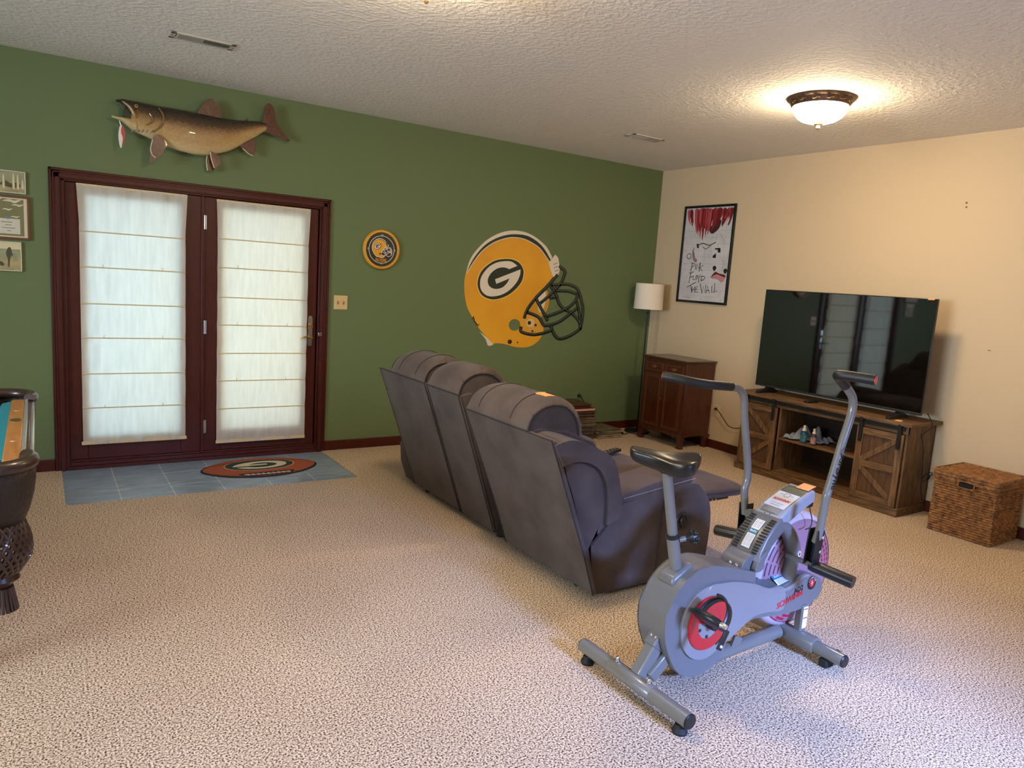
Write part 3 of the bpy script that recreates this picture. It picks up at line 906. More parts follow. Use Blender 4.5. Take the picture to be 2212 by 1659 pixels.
H_CHEEK = [(-1.534,1.312),(-1.519,1.36),(-1.419,1.43),(-1.381,1.408),(-1.361,1.339),(-1.37,1.26),(-1.4,1.211),(-1.445,1.171),(-1.484,1.165),(-1.60,1.205)]
H_PAD = [(-1.499,1.356),(-1.423,1.422),(-1.403,1.36),(-1.412,1.29),(-1.439,1.218),(-1.479,1.232)]
H_CLIP = [(-1.404,1.695),(-1.365,1.736),(-1.329,1.777),(-1.292,1.749),(-1.264,1.657),(-1.268,1.594),(-1.304,1.561),(-1.339,1.563)]
H_TAB = [(-2.125,1.014),(-2.054,.943),(-2.032,.891),(-2.005,.883),(-1.967,.900),(-1.98,.92)]
BARS = [[(-1.287,1.586),(-1.376,1.487),(-1.518,1.356),(-1.596,1.267),(-1.629,1.204),(-1.643,1.15)],[(-1.275,1.672),(-1.202,1.63),(-1.203,1.583),(-1.24,1.502),(-1.33,1.411),(-1.466,1.303)],[(-1.528,1.355),(-1.474,1.28),(-1.397,1.18),(-1.364,1.133)],[(-1.62,1.212),(-1.483,1.17),(-1.419,1.1),(-1.379,1.089),(-1.244,1.12),(-1.129,1.187),(-.995,1.28)],[(-1.396,1.172),(-1.253,1.216),(-1.118,1.276),(-1.033,1.352),(-1.02,1.425)],[(-1.356,1.48),(-1.18,1.501),(-1.077,1.486),(-1.023,1.457),(-.987,1.402),(-.959,1.338),(-.937,1.274),(-.933,1.176),(-.951,1.053)],[(-1.312,1.427),(-1.153,1.435),(-1.018,1.409)],[(-1.355,1.472),(-1.289,1.397),(-1.242,1.312),(-1.177,1.258),(-1.082,1.221),(-.993,1.159),(-.957,1.11)],[(-1.359,1.358),(-1.277,1.37)],[(-1.669,1.072),(-1.67,1.025),(-1.555,.999),(-1.45,1.005),(-1.307,1.047),(-1.33,1.086)],[(-1.302,1.047),(-1.262,.992),(-1.199,.96),(-1.089,.986),(-.991,1.036),(-.953,1.069)],[(-1.021,1.336),(-.979,1.224),(-.962,1.159),(-.951,1.053)]]
t = thing('wall_decal', 'large flat gold football helmet cut-out with oval G logo on green wall', 'wall decal', (-1.8, 0, .871))
EAR = (-1.747, 1.086)
ear = circle(EAR[0], EAR[1], .066, .056, 28)
sm_out = smooth2(H_OUT[:17], 3, False) + H_OUT[17:19] + smooth2(H_OUT[19:31], 3, False) + H_OUT[31:]
MB().prism([smooth2(H_CHEEK, 3)], XZ, -.0025, 0).build('inner_cheek', mat('gold_shade', (206, 150, 46), .4), t, smooth=0)
MB().prism([smooth2(H_PAD, 3)], XZ, -.0035, -.0025).build('inner_pad', offwhite, t, smooth=0)
sh = MB().prism([sm_out, ear], XZ, -.0045, 0).build('helmet_shell', gold, t, smooth=0)
H_OUT2 = smooth2([H_OUT[0]] + H_OUT[1:12], 3, False)
MB().prism([H_OUT2 + smooth2(H_S1, 3, False)[::-1]], XZ, -.0055, -.0045).build('white_stripe', offwhite, sh, smooth=0)
MB().prism([smooth2(H_S1, 3, False) + smooth2(H_S2, 3, False)[::-1]], XZ, -.0055, -.0045).build('green_stripe', dark_green, sh, smooth=0)
MB().ribbon(smooth2(H_S2, 3, False), .007, XZ, -.0058, -.0045).build('stripe_edge', offwhite, sh, smooth=0)
MB().prism([smooth2(H_GO, 4)], XZ, -.0055, -.0045).build('logo_oval', dark_green, sh, smooth=0)
gw = smooth2(H_GW[:16], 3, False) + H_GW[16:20] + smooth2(H_GW[20:], 3, False)
MB().prism([gw], XZ, -.0063, -.0055).build('logo_letter', offwhite, sh, smooth=0)
MB().ribbon(smooth2(H_GO, 4), .008, XZ, -.0058, -.0045, True).build('logo_rim', mat('logo_rim', (244, 204, 96), .4), sh, smooth=0)
MB().prism([smooth2([(-1.64, 1.19), (-1.655, 1.03), (-1.546, 1.004), (-1.42, .997), (-1.41, 1.061), (-1.43, 1.11), (-1.49, 1.155), (-1.615, 1.205)], 2)], XZ, -.0052, -.0045).build('jaw_plate', mat('gold_jaw', (222, 164, 58), .35), sh, smooth=0)
MB().prism([circle(-1.566, 1.108, .05, .042, 24)], XZ, -.006, -.0052).build('clear_washer', mat('gold_pale', (226, 196, 130), .2), sh, smooth=0)
for cx, cz, r in ((-1.58, 1.11, .02), (-1.505, 1.09, .014), (-1.79, .925, .024), (-1.70, .92, .008), (-1.537, 1.03, .012), (-1.51, .99, .008)):
    MB().prism([circle(cx, cz, r, r * .9, 16)], XZ, -.0066, -.0045).build('snap', mat('snap_metal', (72, 56, 36), .3, .4), sh, smooth=0)
MB().prism([H_CLIP], XZ, -.006, -.001).build('mask_clip', offwhite, t, smooth=0)
for k in range(4):
    a = .02 * k
    MB().ribbon([(-1.345 + a * .6, 1.68 - a * 1.6), (-1.30 + a * .6, 1.70 - a * 1.6)], .006, XZ, -.0064, -.006).build('clip_mark', mat('clip_mark', (120, 108, 92), .5), t, smooth=0)
MB().prism([H_TAB], XZ, -.003, 0).build('neck_tab', offwhite, t, smooth=0)
MB().ribbon([(-2.215, 1.13), (-2.205, 1.155), (-2.19, 1.11), (-2.15, 1.07), (-2.14, 1.085)], .012, XZ, -.0055, -.0045).build('neck_mark', mat('neck_mark', (70, 30, 26), .5), sh, smooth=0)
mask_m = mat('mask_bar', (22, 30, 24), .3)
for bl in BARS:
    r = MB().ribbon(smooth2(bl, 5, False), .031, XZ, -.0085, -.001)
    o = r.build('mask_bar', mask_m, t, smooth=0)
    MB().ribbon([(a - .004, c_ + .006) for a, c_ in smooth2(bl, 5, False)[1:-1]], .004, XZ, -.0088, -.0085).build('highlight_line', mat('mask_highlight', (112, 122, 110), .4), o, smooth=0)


# ------------------------------------------------------------------ round wall clock with the small helmet
t = thing('wall_clock', 'round gold rimmed football clock on green wall left of helmet cut-out', 'clock', (-3.132, 0, 1.686))
cx, cz = -3.132, 1.686
m = MB().lathe([(.10, 0), (.158, 0), (.164, -.012), (.163, -.024), (.155, -.034), (.144, -.036), (.139, -.03), (.138, -.02), (.10, -.02)], (cx, 0, cz), 'y', 56)
m.build('rim', mat('clock_gold', (226, 160, 50), .35, coat=.3), t)
dial = MB().prism([circle(cx, cz, .139, n=56)], XZ, -.022, -.004).build('dial', mat('clock_green', (36, 42, 34), .4), t, smooth=0)
MB().ribbon(circle(cx, cz, .112, n=56), .0045, XZ, -.0228, -.022, True).build('ring_line', offwhite, dial, smooth=0)


def mini(p):
    return (cx - .006 + (p[0] + 1.70) * .128, cz + .012 + (p[1] - 1.42) * .142)


for nm, lp, mt, d in (('helmet_shell', sm_out, gold, -.0232), ('green_stripe', smooth2(H_S1, 3, False) + smooth2(H_S2, 3, False)[::-1], dark_green, -.0236), ('white_stripe', H_OUT2 + smooth2(H_S1, 3, False)[::-1], offwhite, -.0236), ('logo_oval', smooth2(H_GO, 3), dark_green, -.0236), ('logo_letter', gw, offwhite, -.024), ('jaw_opening', [(-1.62, 1.2), (-1.66, 1.05), (-1.5, .99), (-1.4, 1.02), (-1.41, 1.1), (-1.47, 1.16)], dark_green, -.0236)):
    MB().prism([[mini(q) for q in lp]], XZ, d, -.022).build(nm, mt, dial, smooth=0)
MB().ribbon([mini(q) for q in sm_out], .004, XZ, -.0234, -.022, True).build('helmet_outline', offwhite, dial, smooth=0)
MB().prism([[mini(q) for q in circle(EAR[0], EAR[1], .06, .06, 16)]], XZ, -.0238, -.022).build('ear_hole', dark_green, dial, smooth=0)
for bl in BARS:
    MB().ribbon([mini(q) for q in smooth2(bl, 3, False)], .0042, XZ, -.0244, -.022).build('mask_bar', offwhite, dial, smooth=0)
m = MB()
add_text(m, 'PACKERS', .036, lambda u, v: (cx - .004 + u, -.0245, cz - .088 + v), bold=.0008, sx=.66)
m.build('lettering', gold, dial, smooth=0)
for s_, a, b_ in (('XII', 0, .115), ('VI', 0, -.115), ('IX', -.118, 0), ('III', .115, 0)):
    m = MB()
    add_text(m, s_, .024, lambda u, v: (cx + a + u, -.0245, cz + b_ + v), sx=.8)
    m.build('numeral', offwhite, dial, smooth=0)

# ------------------------------------------------------------------ framed poster on the cream wall
t = thing('poster', 'tall black framed music poster with red ink art and handwritten title', 'poster', (0, -.702, 1.40))
y0, y1, z0, z1, fw = -1.028, -.376, 1.400, 2.358, .023
m = B(-.022, 0, y0, y1, z0, z0 + fw).box(-.022, 0, y0, y1, z1 - fw, z1).box(-.022, 0, y0, y0 + fw, z0 + fw, z1 - fw).box(-.022, 0, y1 - fw, y1, z0 + fw, z1 - fw)
m.build('frame', mat('poster_frame_black', (16, 15, 15), .28), t, bevel=.003)
sheet = B(-.010, -.002, y0 + fw, y1 - fw, z0 + fw, z1 - fw).build('poster_sheet', mat('poster_grey_paper', (206, 202, 204), .22, noise=(5, (190, 186, 190), .4, .65), spec=.6), t, smooth=0)
ink = mat('poster_black_ink', (30, 24, 26), .4)
fade = mat('poster_brick_line', (160, 156, 162), .4)
m = MB()
for k in range(13):
    z = 1.47 + k * .064
    m.box(-.0104, -.010, y0 + fw + .012, y1 - fw - .012, z, z + .0022)
    for q in range(4):
        y = -.45 - .16 * q - (.08 if k % 2 else 0)
        if y > y0 + .04:
            m.box(-.0104, -.010, y, y + .002, z, z + .064)
m.build('brick_lines', fade, sheet, smooth=0)
rnd = random.Random(11)
reds = [mat('poster_red_a', (140, 34, 42), .4), mat('poster_red_b', (104, 22, 30), .4), mat('poster_red_c', (176, 74, 82), .4)]
strokes = MB()
for k in range(96):
    u = rnd.random()
    y = y1 - .055 - u * .545
    L = .10 + .13 * math.exp(-((u - .38) / .2) ** 2) * rnd.uniform(.7, 1.2) + rnd.uniform(-.05, .06) + (.02 if u > .6 else 0)
    dy = (u - .42) * -.16 * rnd.uniform(.4, 1)
    top = 2.322 - rnd.uniform(0, .02)
    w = rnd.uniform(.012, .034)
    strokes.cur = k % 3
    strokes.prism([smooth2([(y - w / 2 + dy * .3, top), (y + w / 2 + dy * .3, top), (y + w * .45, top - L * .6), (y - dy * .5, top - L), (y - w * .4, top - L * .55)], 2)], YZ, -.0108 - .00003 * k, -.010)
strokes.build('red_ink_art', reds, sheet, smooth=0)
for pts in ([(-.62, 2.315), (-.70, 2.315), (-.70, 2.20), (-.665, 2.13), (-.63, 2.2)], [(-.72, 2.13), (-.80, 2.20), (-.86, 2.21), (-.84, 2.13), (-.76, 2.08)]):
    MB().prism([smooth2(pts, 3)], YZ, -.0107, -.010).build('dark_wash', mat('poster_wash', (66, 34, 32), .4), sheet, smooth=0)
for pts in ([(-.817,1.942),(-.884,1.945),(-.89,1.901),(-.857,1.9),(-.853,1.929),(-.819,1.929)], [(-.837,1.894),(-.839,1.849),(-.801,1.848),(-.798,1.868),(-.821,1.884)], [(-.60, 1.985), (-.575, 1.985), (-.585, 1.945), (-.61, 1.94)]):
    MB().prism([pts], YZ, -.0112, -.010).build('ink_block', ink, sheet, smooth=0)
for ln, w, mt in (([(-.60, 1.97), (-.66, 1.99), (-.74, 1.97), (-.82, 2.0)], .008, ink), ([(-.66, 1.955), (-.70, 1.935), (-.76, 1.965)], .006, ink), ([(-.70, 1.93), (-.69, 1.88), (-.695, 1.83)], .003, fade), ([(-.55, 1.95), (-.535, 1.90), (-.56, 1.86)], .004, ink), ([(-.86, 2.08), (-.90, 2.04), (-.92, 1.98)], .006, fade), ([(-.83, 2.08), (-.82, 2.02)], .005, fade), ([(-.92, 1.84), (-.95, 1.79), (-.93, 1.75)], .005, fade)):
    MB().ribbon(smooth2(ln, 4, False), w, YZ, -.0114, -.010).build('ink_line', mt, sheet, smooth=0)
MB().prism([circle(-.49, 1.862, .032, .03, 24), circle(-.49, 1.862, .026, .024, 24)], YZ, -.0112, -.010).build('ink_ring', ink, sheet, smooth=0)
MB().prism([smooth2([(-.53, 1.92), (-.555, 1.90), (-.57, 1.85), (-.60, 1.83), (-.59, 1.80), (-.545, 1.83)], 3)], YZ, -.0109, -.010).build('brown_wash', mat('poster_brown', (150, 118, 112), .4), sheet, smooth=0)
MB().prism([smooth2([(-.80, 1.652), (-.85, 1.69), (-.90, 1.682), (-.965, 1.682), (-.975, 1.645), (-.94, 1.615), (-.885, 1.645)], 3)], YZ, -.0112, -.010).build('pink_wash', mat('poster_pink', (188, 132, 136), .4), sheet, smooth=0)
MB().prism([smooth2([(-.80, 1.66), (-.85, 1.715), (-.90, 1.70), (-.97, 1.69), (-.98, 1.665), (-.92, 1.68), (-.86, 1.69)], 3)], YZ, -.0116, -.010).build('maroon_stroke', reds[1], sheet, smooth=0)
for c_ in ((-.838, 1.752), (-.975, 1.728)):
    MB().prism([smooth2([(c_[0] + .025, c_[1] + .005), (c_[0], c_[1] + .022), (c_[0] - .022, c_[1]), (c_[0] + .004, c_[1] - .03)], 4)], YZ, -.0114, -.010).build('ink_blot', ink, sheet, smooth=0)
LETTERS = [[(-.531,1.711),(-.546,1.799)],[(-.535,1.79),(-.566,1.793),(-.574,1.774),(-.547,1.752)],[(-.590,1.790),(-.589,1.733)],[(-.607,1.733),(-.607,1.787),(-.638,1.737),(-.641,1.794)],[(-.653,1.802),(-.644,1.71)],[(-.691,1.776),(-.651,1.748),(-.683,1.719)],[(-.539,1.697),(-.521,1.593)],[(-.515,1.691),(-.576,1.709)],[(-.535,1.651),(-.565,1.661)],[(-.574,1.673),(-.573,1.626),(-.606,1.634)],[(-.616,1.674),(-.607,1.652),(-.619,1.631),(-.633,1.649),(-.616,1.674)],[(-.629,1.681),(-.648,1.648),(-.667,1.682)],[(-.648,1.648),(-.651,1.602)],[(-.68,1.665),(-.682,1.614)],[(-.675,1.665),(-.716,1.668),(-.729,1.65),(-.706,1.629),(-.685,1.628)],[(-.502,1.552),(-.613,1.604)],[(-.553,1.57),(-.575,1.498)],[(-.573,1.559),(-.576,1.507)],[(-.605,1.56),(-.609,1.503)],[(-.573,1.53),(-.609,1.535)],[(-.649,1.562),(-.617,1.558),(-.624,1.504),(-.656,1.512)],[(-.62,1.534),(-.647,1.538)],[(-.672,1.593),(-.712,1.502),(-.715,1.567),(-.747,1.504),(-.751,1.587)],[(-.76,1.504),(-.773,1.574),(-.805,1.507)],[(-.766,1.529),(-.794,1.534)],[(-.828,1.583),(-.831,1.511),(-.858,1.524)],[(-.862,1.604),(-.866,1.516),(-.896,1.531)]]
m = MB()
for ln in LETTERS:
    m.ribbon(ln, .0066, YZ, -.0113, -.010)
m.build('title_lettering', ink, sheet, smooth=0)
m = MB()
for a, c_, z in ((-.455, -.475, 1.452), (-.485, -.56, 1.447), (-.69, -.71, 1.440), (-.94, -.965, 1.444)):
    m.box(-.0107, -.010, c_, a, z, z + .005)
m.build('small_print', mat('poster_small_print', (120, 114, 118), .5), sheet, smooth=0)

# ------------------------------------------------------------------ floor lamp in the corner
LXY = (-.245, -.215)
t = thing('floor_lamp', 'slim black floor lamp with white drum shade in corner behind the cabinet', 'floor lamp', (LXY[0], LXY[1], 0))
MB().lathe([(.002, 0), (.128, 0), (.132, .006), (.128, .018), (.03, .026), (.014, .034), (.002, .036)], (*LXY, 0), 'z', 40).build('base', black, t)
m = MB().cyl((*LXY, .03), (*LXY, 1.33), .0085, n=14).lathe([(.009, 1.245), (.013, 1.25), (.013, 1.265), (.009, 1.27)], (*LXY, 0), 'z', 16)
m.build('pole', black, t)
MB().lathe([(.002, 0), (.010, .004), (.002, .008)], (LXY[0] - .012, LXY[1] - .012, 1.25), 'z', 10).build('switch_knob', steel, t)
m = MB()
R0, R1 = .149, .143
pr = [(R0, 1.300), (R1, 1.562), (R1 - .002, 1.562), (R0 - .002, 1.300)]
m.lathe(pr + [pr[0]], (*LXY, 0), 'z', 56, caps=False)
m.build('shade', mat('linen_shade', (232, 220, 202), .8), t)
m = MB()
for z, r in ((1.302, R0), (1.56, R1)):
    m.tube([(LXY[0] + r * math.cos(a * math.pi / 24), LXY[1] + r * math.sin(a * math.pi / 24), z) for a in range(48)], .003, 6, closed=True)
for a in range(3):
    m.tube([(*LXY, 1.33), (LXY[0] + R0 * math.cos(a * 2.094), LXY[1] + R0 * math.sin(a * 2.094), 1.305)], .0025, 6)
m.build('shade_trim', mat('shade_trim', (222, 208, 188), .8), t)
MB().lathe([(.002, 1.33), (.018, 1.33), (.018, 1.38), (.029, 1.42), (.03, 1.445), (.02, 1.47), (.002, 1.475)], (*LXY, 0), 'z', 20).build('bulb', mat('bulb_glass', (240, 236, 226), .3), t)

# ------------------------------------------------------------------ mahogany cabinet
cxf, cxb, cy0, cy1, ch = -.411, -.025, -.989, -.4065, .855
t = thing('cabinet', 'dark mahogany two door cabinet with two small drawers in room corner', 'cabinet', ((cxf + cxb) / 2, (cy0 + cy1) / 2, 0))
B(cxf, cxb, cy0, cy1, .125, ch - .022).build('body', mahog, t, bevel=.003)
m = B(cxf - .022, cxb, cy0 - .022, cy1 + .022, ch - .014, ch).box(cxf - .012, cxb, cy0 - .012, cy1 + .012, ch - .024, ch - .014)
m.build('top', mahog_top, t, bevel=.004)
MB().box(cxf - .006, cxb, cy0 - .006, cy1 + .006, .118, .135).build('base_moulding', mahog, t, bevel=.003)
inlay = mat('boxwood_inlay', (132, 84, 46), .35)
hw = (cy1 - cy0 - .10) / 2


def inlay_rect(name, ya, yb, za, zb, parent, x=cxf):
    m = MB()
    w = .0025
    for a, c_, e_, f_ in ((ya, yb, za, za + w), (ya, yb, zb - w, zb), (ya, ya + w, za, zb), (yb - w, yb, za, zb)):
        m.box(x - .0015, x + .001, a, c_, e_, f_)
    return m.build(name, inlay, parent, smooth=0)


for k in (0, 1):
    ya = cy1 - .035 - (hw + .03) * k
    yb = ya - hw
    dr = B(cxf - .005, cxf + .01, yb, ya, .705, .800).build('drawer', mahog, t, bevel=.003)
    inlay_rect('inlay_line', yb + .012, ya - .012, .715, .790, dr, cxf - .005)
    yc = (ya + yb) / 2
    m = MB().prism([smooth2([(yc - .035, .755), (yc - .02, .765), (yc, .774), (yc + .02, .765), (yc + .035, .755), (yc + .02, .745), (yc, .736), (yc - .02, .745)], 3)], YZ, cxf - .008, cxf - .005)
    hp = m.build('handle_plate', mat('antique_brass', (156, 112, 70), .35, .8), dr, bevel=.001)
    MB().tube([(cxf - .008, yc - .022, .756), (cxf - .02, yc - .016, .748), (cxf - .02, yc, .744), (cxf - .02, yc + .016, .748), (cxf - .008, yc + .022, .756)], .0025, 8, smooth=3).build('drop_handle', mat('antique_brass', (156, 112, 70)), hp)
    do = B(cxf - .006, cxf + .01, yb - (.012 if k == 0 else 0), ya + (.012 if k else 0), .160, .680).build('door', mahog, t, bevel=.003)
    inlay_rect('inlay_line', yb + .03, ya - .03, .185, .655, do, cxf - .006)
    inlay_rect('inlay_line', yb + .014, ya - .014, .172, .668, do, cxf - .006)
    if k == 0:
        MB().prism([smooth2([(yb - .002, .45), (yb + .004, .462), (yb + .010, .45), (yb + .004, .435)], 3)], YZ, cxf - .0085, cxf - .006).build('key_plate', mat('antique_brass', (156, 112, 70)), do)
for fy in (cy0, cy1):
    for fx in (cxf, cxb - .05):
        s_ = 1 if fy == cy0 else -1
        m = MB()
        rr = []
        for z, a in ((.125, .075), (.10, .055), (.075, .042), (.045, .036), (.02, .042), (0, .050)):
            x0, x1 = fx - .004, fx + a * (1.0 if fx == cxf else 1.0)
            ya, yb = fy - s_ * .004, fy + s_ * a
            rr.append([(x0, ya, z), (x1, ya, z), (x1, yb, z), (x0, yb, z)])
        m.rings(rr)
        m.build('leg', mahog, t, bevel=.003)
m = MB().prism([smooth2([(cy0 + .05, .122), (cy0 + .09, .095), (cy0 + .14, .108), ((cy0 + cy1) / 2, .112), (cy1 - .14, .108), (cy1 - .09, .095), (cy1 - .05, .122)], 3, False)], YZ, cxf - .002, cxf + .012)
m.build('apron', mahog, t)

# ------------------------------------------------------------------ television stand
TX0, TX1, TYL, TYR, TZ = -.400, -.018, -1.648, -3.10, .692
t = thing('tv_stand', 'rustic oak television stand with two sliding barn doors and open shelves', 'tv stand', (-.21, -2.374, 0))
B(TX0 - .034, TX1 + .004, TYR - .042, TYL + .032, TZ - .026, TZ).build('top', oak, t, bevel=.003)
B(TX0 - .008, TX1, TYR - .006, TYL + .006, 0, .062).build('plinth', oak, t, bevel=.004)
for y in (TYR + .009, TYL - .009):
    B(TX0 + .012, TX1, y - .009, y + .009, .062, TZ - .026).build('side_panel', oak_v, t, bevel=.002)
for y in (-2.038, -2.728):
    B(TX0 + .012, TX1, y - .009, y + .009, .062, TZ - .09).build('divider', oak_v, t, bevel=.002)
B(TX1 - .008, TX1, TYR, TYL, .062, TZ - .026).build('back_panel', oak_shaded, t, smooth=0)
B(TX0 + .012, TX1 - .008, -2.719, -2.047, .062, .078).build('bottom_shelf', oak, t, bevel=.002)
B(TX0 + .014, TX1 - .008, -2.719, -2.047, .338, .356).build('shelf', oak, t, bevel=.002)
B(TX0 + .008, TX0 + .03, TYR, TYL, .602, TZ - .026).build('header', oak, t, bevel=.002)
iron = mat('barn_iron', (30, 28, 26), .5, .4)
B(TX0 - .020, TX0 - .014, TYR + .015, TYL - .015, .628, .655).build('barn_rail', iron, t, bevel=.001)
for y in (-1.70, -2.03, -2.374, -2.73, -3.06):
    MB().cyl((TX0 - .024, y, .6415), (TX0 + .01, y, .6415), .007, n=12).build('rail_bolt', iron, t)


def barn_door(ya, yb):
    z0, z1, x = .066, .600, TX0 - .004
    d = B(x, x + .014, yb + .004, ya - .004, z0, z1).build('barn_door', oak_panel, t, smooth=0)
    w = .048
    xf = x - .013
    B(xf, x, ya - w, ya, z0, z1).build('stile', oak_v, d, bevel=.002)
    B(xf, x, yb, yb + w, z0, z1).build('stile', oak_v, d, bevel=.002)
    zm = (z0 + z1) / 2
    for za, zb in ((z0, z0 + w), (z1 - w, z1), (zm - w / 2, zm + w / 2)):
        B(xf, x, yb + w, ya - w, za, zb).build('rail', oak, d, bevel=.002)
    yl, yr = ya - w, yb + w                      # yl nearer the corner
    left = ya > -2.2
    for top in (1, 0):
        za, zb = (zm + w / 2, z1 - w) if top else (z0 + w, zm - w / 2)
        if left:
            p, q = ((yl, zb), (yr, za)) if top else ((yl, za), (yr, zb))
        else:
            p, q = ((yl, za), (yr, zb)) if top else ((yl, zb), (yr, za))
        m = MB()
        pv, qv = Vector((p[0], p[1])), Vector((q[0], q[1]))
        dd = (qv - pv).normalized()
        nn = Vector((-dd.y, dd.x)) * .02
        m.prism([[tuple(pv + nn), tuple(qv + nn), tuple(qv - nn), tuple(pv - nn)]], YZ, xf + .002, x)
        m.build('brace', oak_v, d, bevel=.0015)
    for yy in (ya - .03, yb + .03):
        m = MB().prism([smooth2([(yy - .013, .50), (yy, .493), (yy + .013, .50), (yy + .013, .60), (yy + .013, .668), (yy, .674), (yy - .013, .668), (yy - .013, .60)], 2)], YZ, xf - .014, xf - .009)
        m.box(xf - .009, xf, yy - .006, yy + .006, .51, .53).box(xf - .009, xf, yy - .006, yy + .006, .57, .59)
        m.cyl((xf - .020, yy, .660), (xf - .009, yy, .660), .015, n=16)
        m.build('hanger', iron, d, bevel=.001)
    return d


barn_door(-1.688, -2.024)
barn_door(-2.738, -3.086)

# ------------------------------------------------------------------ television
YT0, YT1, ZT0, ZT1, XT = -3.113, -1.674, .745, 1.572, -.282
t = thing('television', 'large black flat screen television standing on rustic oak stand', 'television', (-.25, -2.39, TZ))
B(XT, XT + .022, YT0, YT1, ZT0, ZT1).build('bezel', mat('tv_black', (9, 9, 10), .3), t, bevel=.003)
B(XT + .02, XT + .065, YT0 + .12, YT1 - .12, ZT0 + .02, ZT0 + .48).build('back_housing', black, t, bevel=.015)
scr = B(XT - .001, XT, YT0 + .006, YT1 - .006, ZT0 + .016, ZT1 - .006)
scr.build('screen', mat('tv_glass', (3, 3, 4), .035, spec=1.0, coat=1.0), t, smooth=0)
B(XT - .003, XT + .01, YT0, YT1, ZT0 - .004, ZT0 + .013).build('chin', mat('tv_chin', (60, 60, 62), .35, .6), t, bevel=.002)
B(XT - .002, XT - .001, -2.86, -2.80, ZT0 + .002, ZT0 + .008).build('brand_strip', mat('tv_brand', (120, 122, 126), .4), t, smooth=0)
for y in (-1.80, -2.945):
    m = MB().rings([[(XT - .125, y - .016, TZ), (XT - .125, y + .016, TZ), (XT - .125, y + .016, TZ + .016), (XT - .125, y - .016, TZ + .016)],
                    [(XT - .01, y - .020, TZ), (XT - .01, y + .020, TZ), (XT - .01, y + .020, TZ + .036), (XT - .01, y - .020, TZ + .036)],
                    [(XT + .02, y - .020, TZ), (XT + .02, y + .020, TZ), (XT + .02, y + .020, TZ + .06), (XT + .02, y - .020, TZ + .06)],
                    [(XT + .13, y - .016, TZ), (XT + .13, y + .016, TZ), (XT + .13, y + .016, TZ + .016), (XT + .13, y - .016, TZ + .016)]])
    m.build('foot', black, t, bevel=.003)
note = lambda name, lab: None


def sticky(label, pts, group='orange sticky notes'):
    """thin paper square through four corners"""
    P = [Vector(p) for p in pts]
    n = (P[1] - P[0]).cross(P[3] - P[0]).normalized() * .0012
    m = MB()
    k = 5
    V = []
    for side in (0, 1):
        for i in range(k + 1):
            for j in range(k + 1):
                a = P[0].lerp(P[1], i / k)
                c_ = P[3].lerp(P[2], i / k)
                q = a.lerp(c_, j / k)
                V.append(q + n * side + n.normalized() * .004 * (j / k) ** 3)
    F = []
    for side in (0, 1):
        o = side * (k + 1) ** 2
        for i in range(k):
            for j in range(k):
                a = o + i * (k + 1) + j
                F.append((a, a + 1, a + k + 2, a + k + 1))
    o2 = (k + 1) ** 2
    edge = [i * (k + 1) for i in range(k + 1)] + [k * (k + 1) + j for j in range(1, k + 1)] + [i * (k + 1) + k for i in range(k - 1, -1, -1)] + [j for j in range(k - 1, 0, -1)]
    for a, c_ in zip(edge, edge[1:] + edge[:1]):
        F.append((a, c_, c_ + o2, a + o2))
    m.add(V, F)
    return tag(m.build('sticky_note', orange_paper, smooth=60), label, 'sticky note', group)


sticky('small orange note stuck on top right corner of the television', [(XT - .003, -3.05, ZT1 + .0015), (XT - .003, -3.095, ZT1 + .0015), (XT - .003, -3.085, ZT1 - .012), (XT - .003, -3.04, ZT1 - .012)])
sticky('small orange note lying on the oak television stand top below the screen', [(-.418, -3.0, TZ + .001), (-.418, -3.045, TZ + .001), (-.38, -3.045, TZ + .001), (-.38, -3.0, TZ + .001)])
t = thing('remote_control', 'black remote control lying on oak television stand', 'remote control', (-.36, -2.30, TZ))
B(-.425, -.285, -2.305, -2.265, TZ, TZ + .016).build('body', black, t, bevel=.005)
B(-.405, -.30, -2.298, -2.272, TZ + .016, TZ + .0175).build('button_pad', rubber, t, bevel=.0005)
t = thing('power_cable', 'thin black cable hanging down side of oak stand behind basket', 'cable', (-.1, -3.16, .4))
MB().tube([(-.20, -3.118, .755), (-.19, -3.125, .735), (-.19, -3.150, .70), (-.19, -3.155, .66), (-.23, -3.115, .60), (-.21, -3.113, .56), (-.17, -3.113, .46), (-.15, -3.115, .33), (-.14, -3.118, .20), (-.12, -3.13, .10)], .0035, 8, smooth=6).build('cable', black, t)
MB().tube([(-.15, -3.115, .27), (-.10, -3.13, .30), (-.08, -3.14, .28), (-.10, -3.13, .25), (-.15, -3.12, .26), (-.12, -3.14, .31), (-.07, -3.15, .31), (-.10, -3.13, .26)], .0035, 8, smooth=5).build('cable_knot', black, t)

# things on the open shelf
SZ = .3565


def spray(label, x, y, h, r, body, sticker, capm):
    t = thing('spray_bottle', label, 'spray bottle', (x, y, SZ), 'spray bottles on the open shelf')
    m = MB().lathe([(.002, 0), (r * .94, 0), (r, .004), (r, h * .72), (r * .9, h * .80), (r * .5, h * .87), (r * .42, h * .9), (.002, h * .9)], (x, y, SZ), 'z', 28)
    m.build('bottle', body, t)
    m = MB().lathe([(r + .0006, h * .12), (r + .0006, h * .62)], (x, y, SZ), 'z', 28, caps=False)
    m.build('sticker', sticker, t)
    m = MB().lathe([(.002, h * .89), (r * .62, h * .89), (r * .62, h * 1.0), (r * .40, h * 1.04), (r * .34, h * 1.2), (r * .36, h * 1.28), (.002, h * 1.28)], (x, y, SZ), 'z', 24)
    m.cyl((x, y, SZ + h * 1.22), (x - r * .6, y, SZ + h * 1.22), .0035, n=10)
    m.build('spray_head', capm, t)


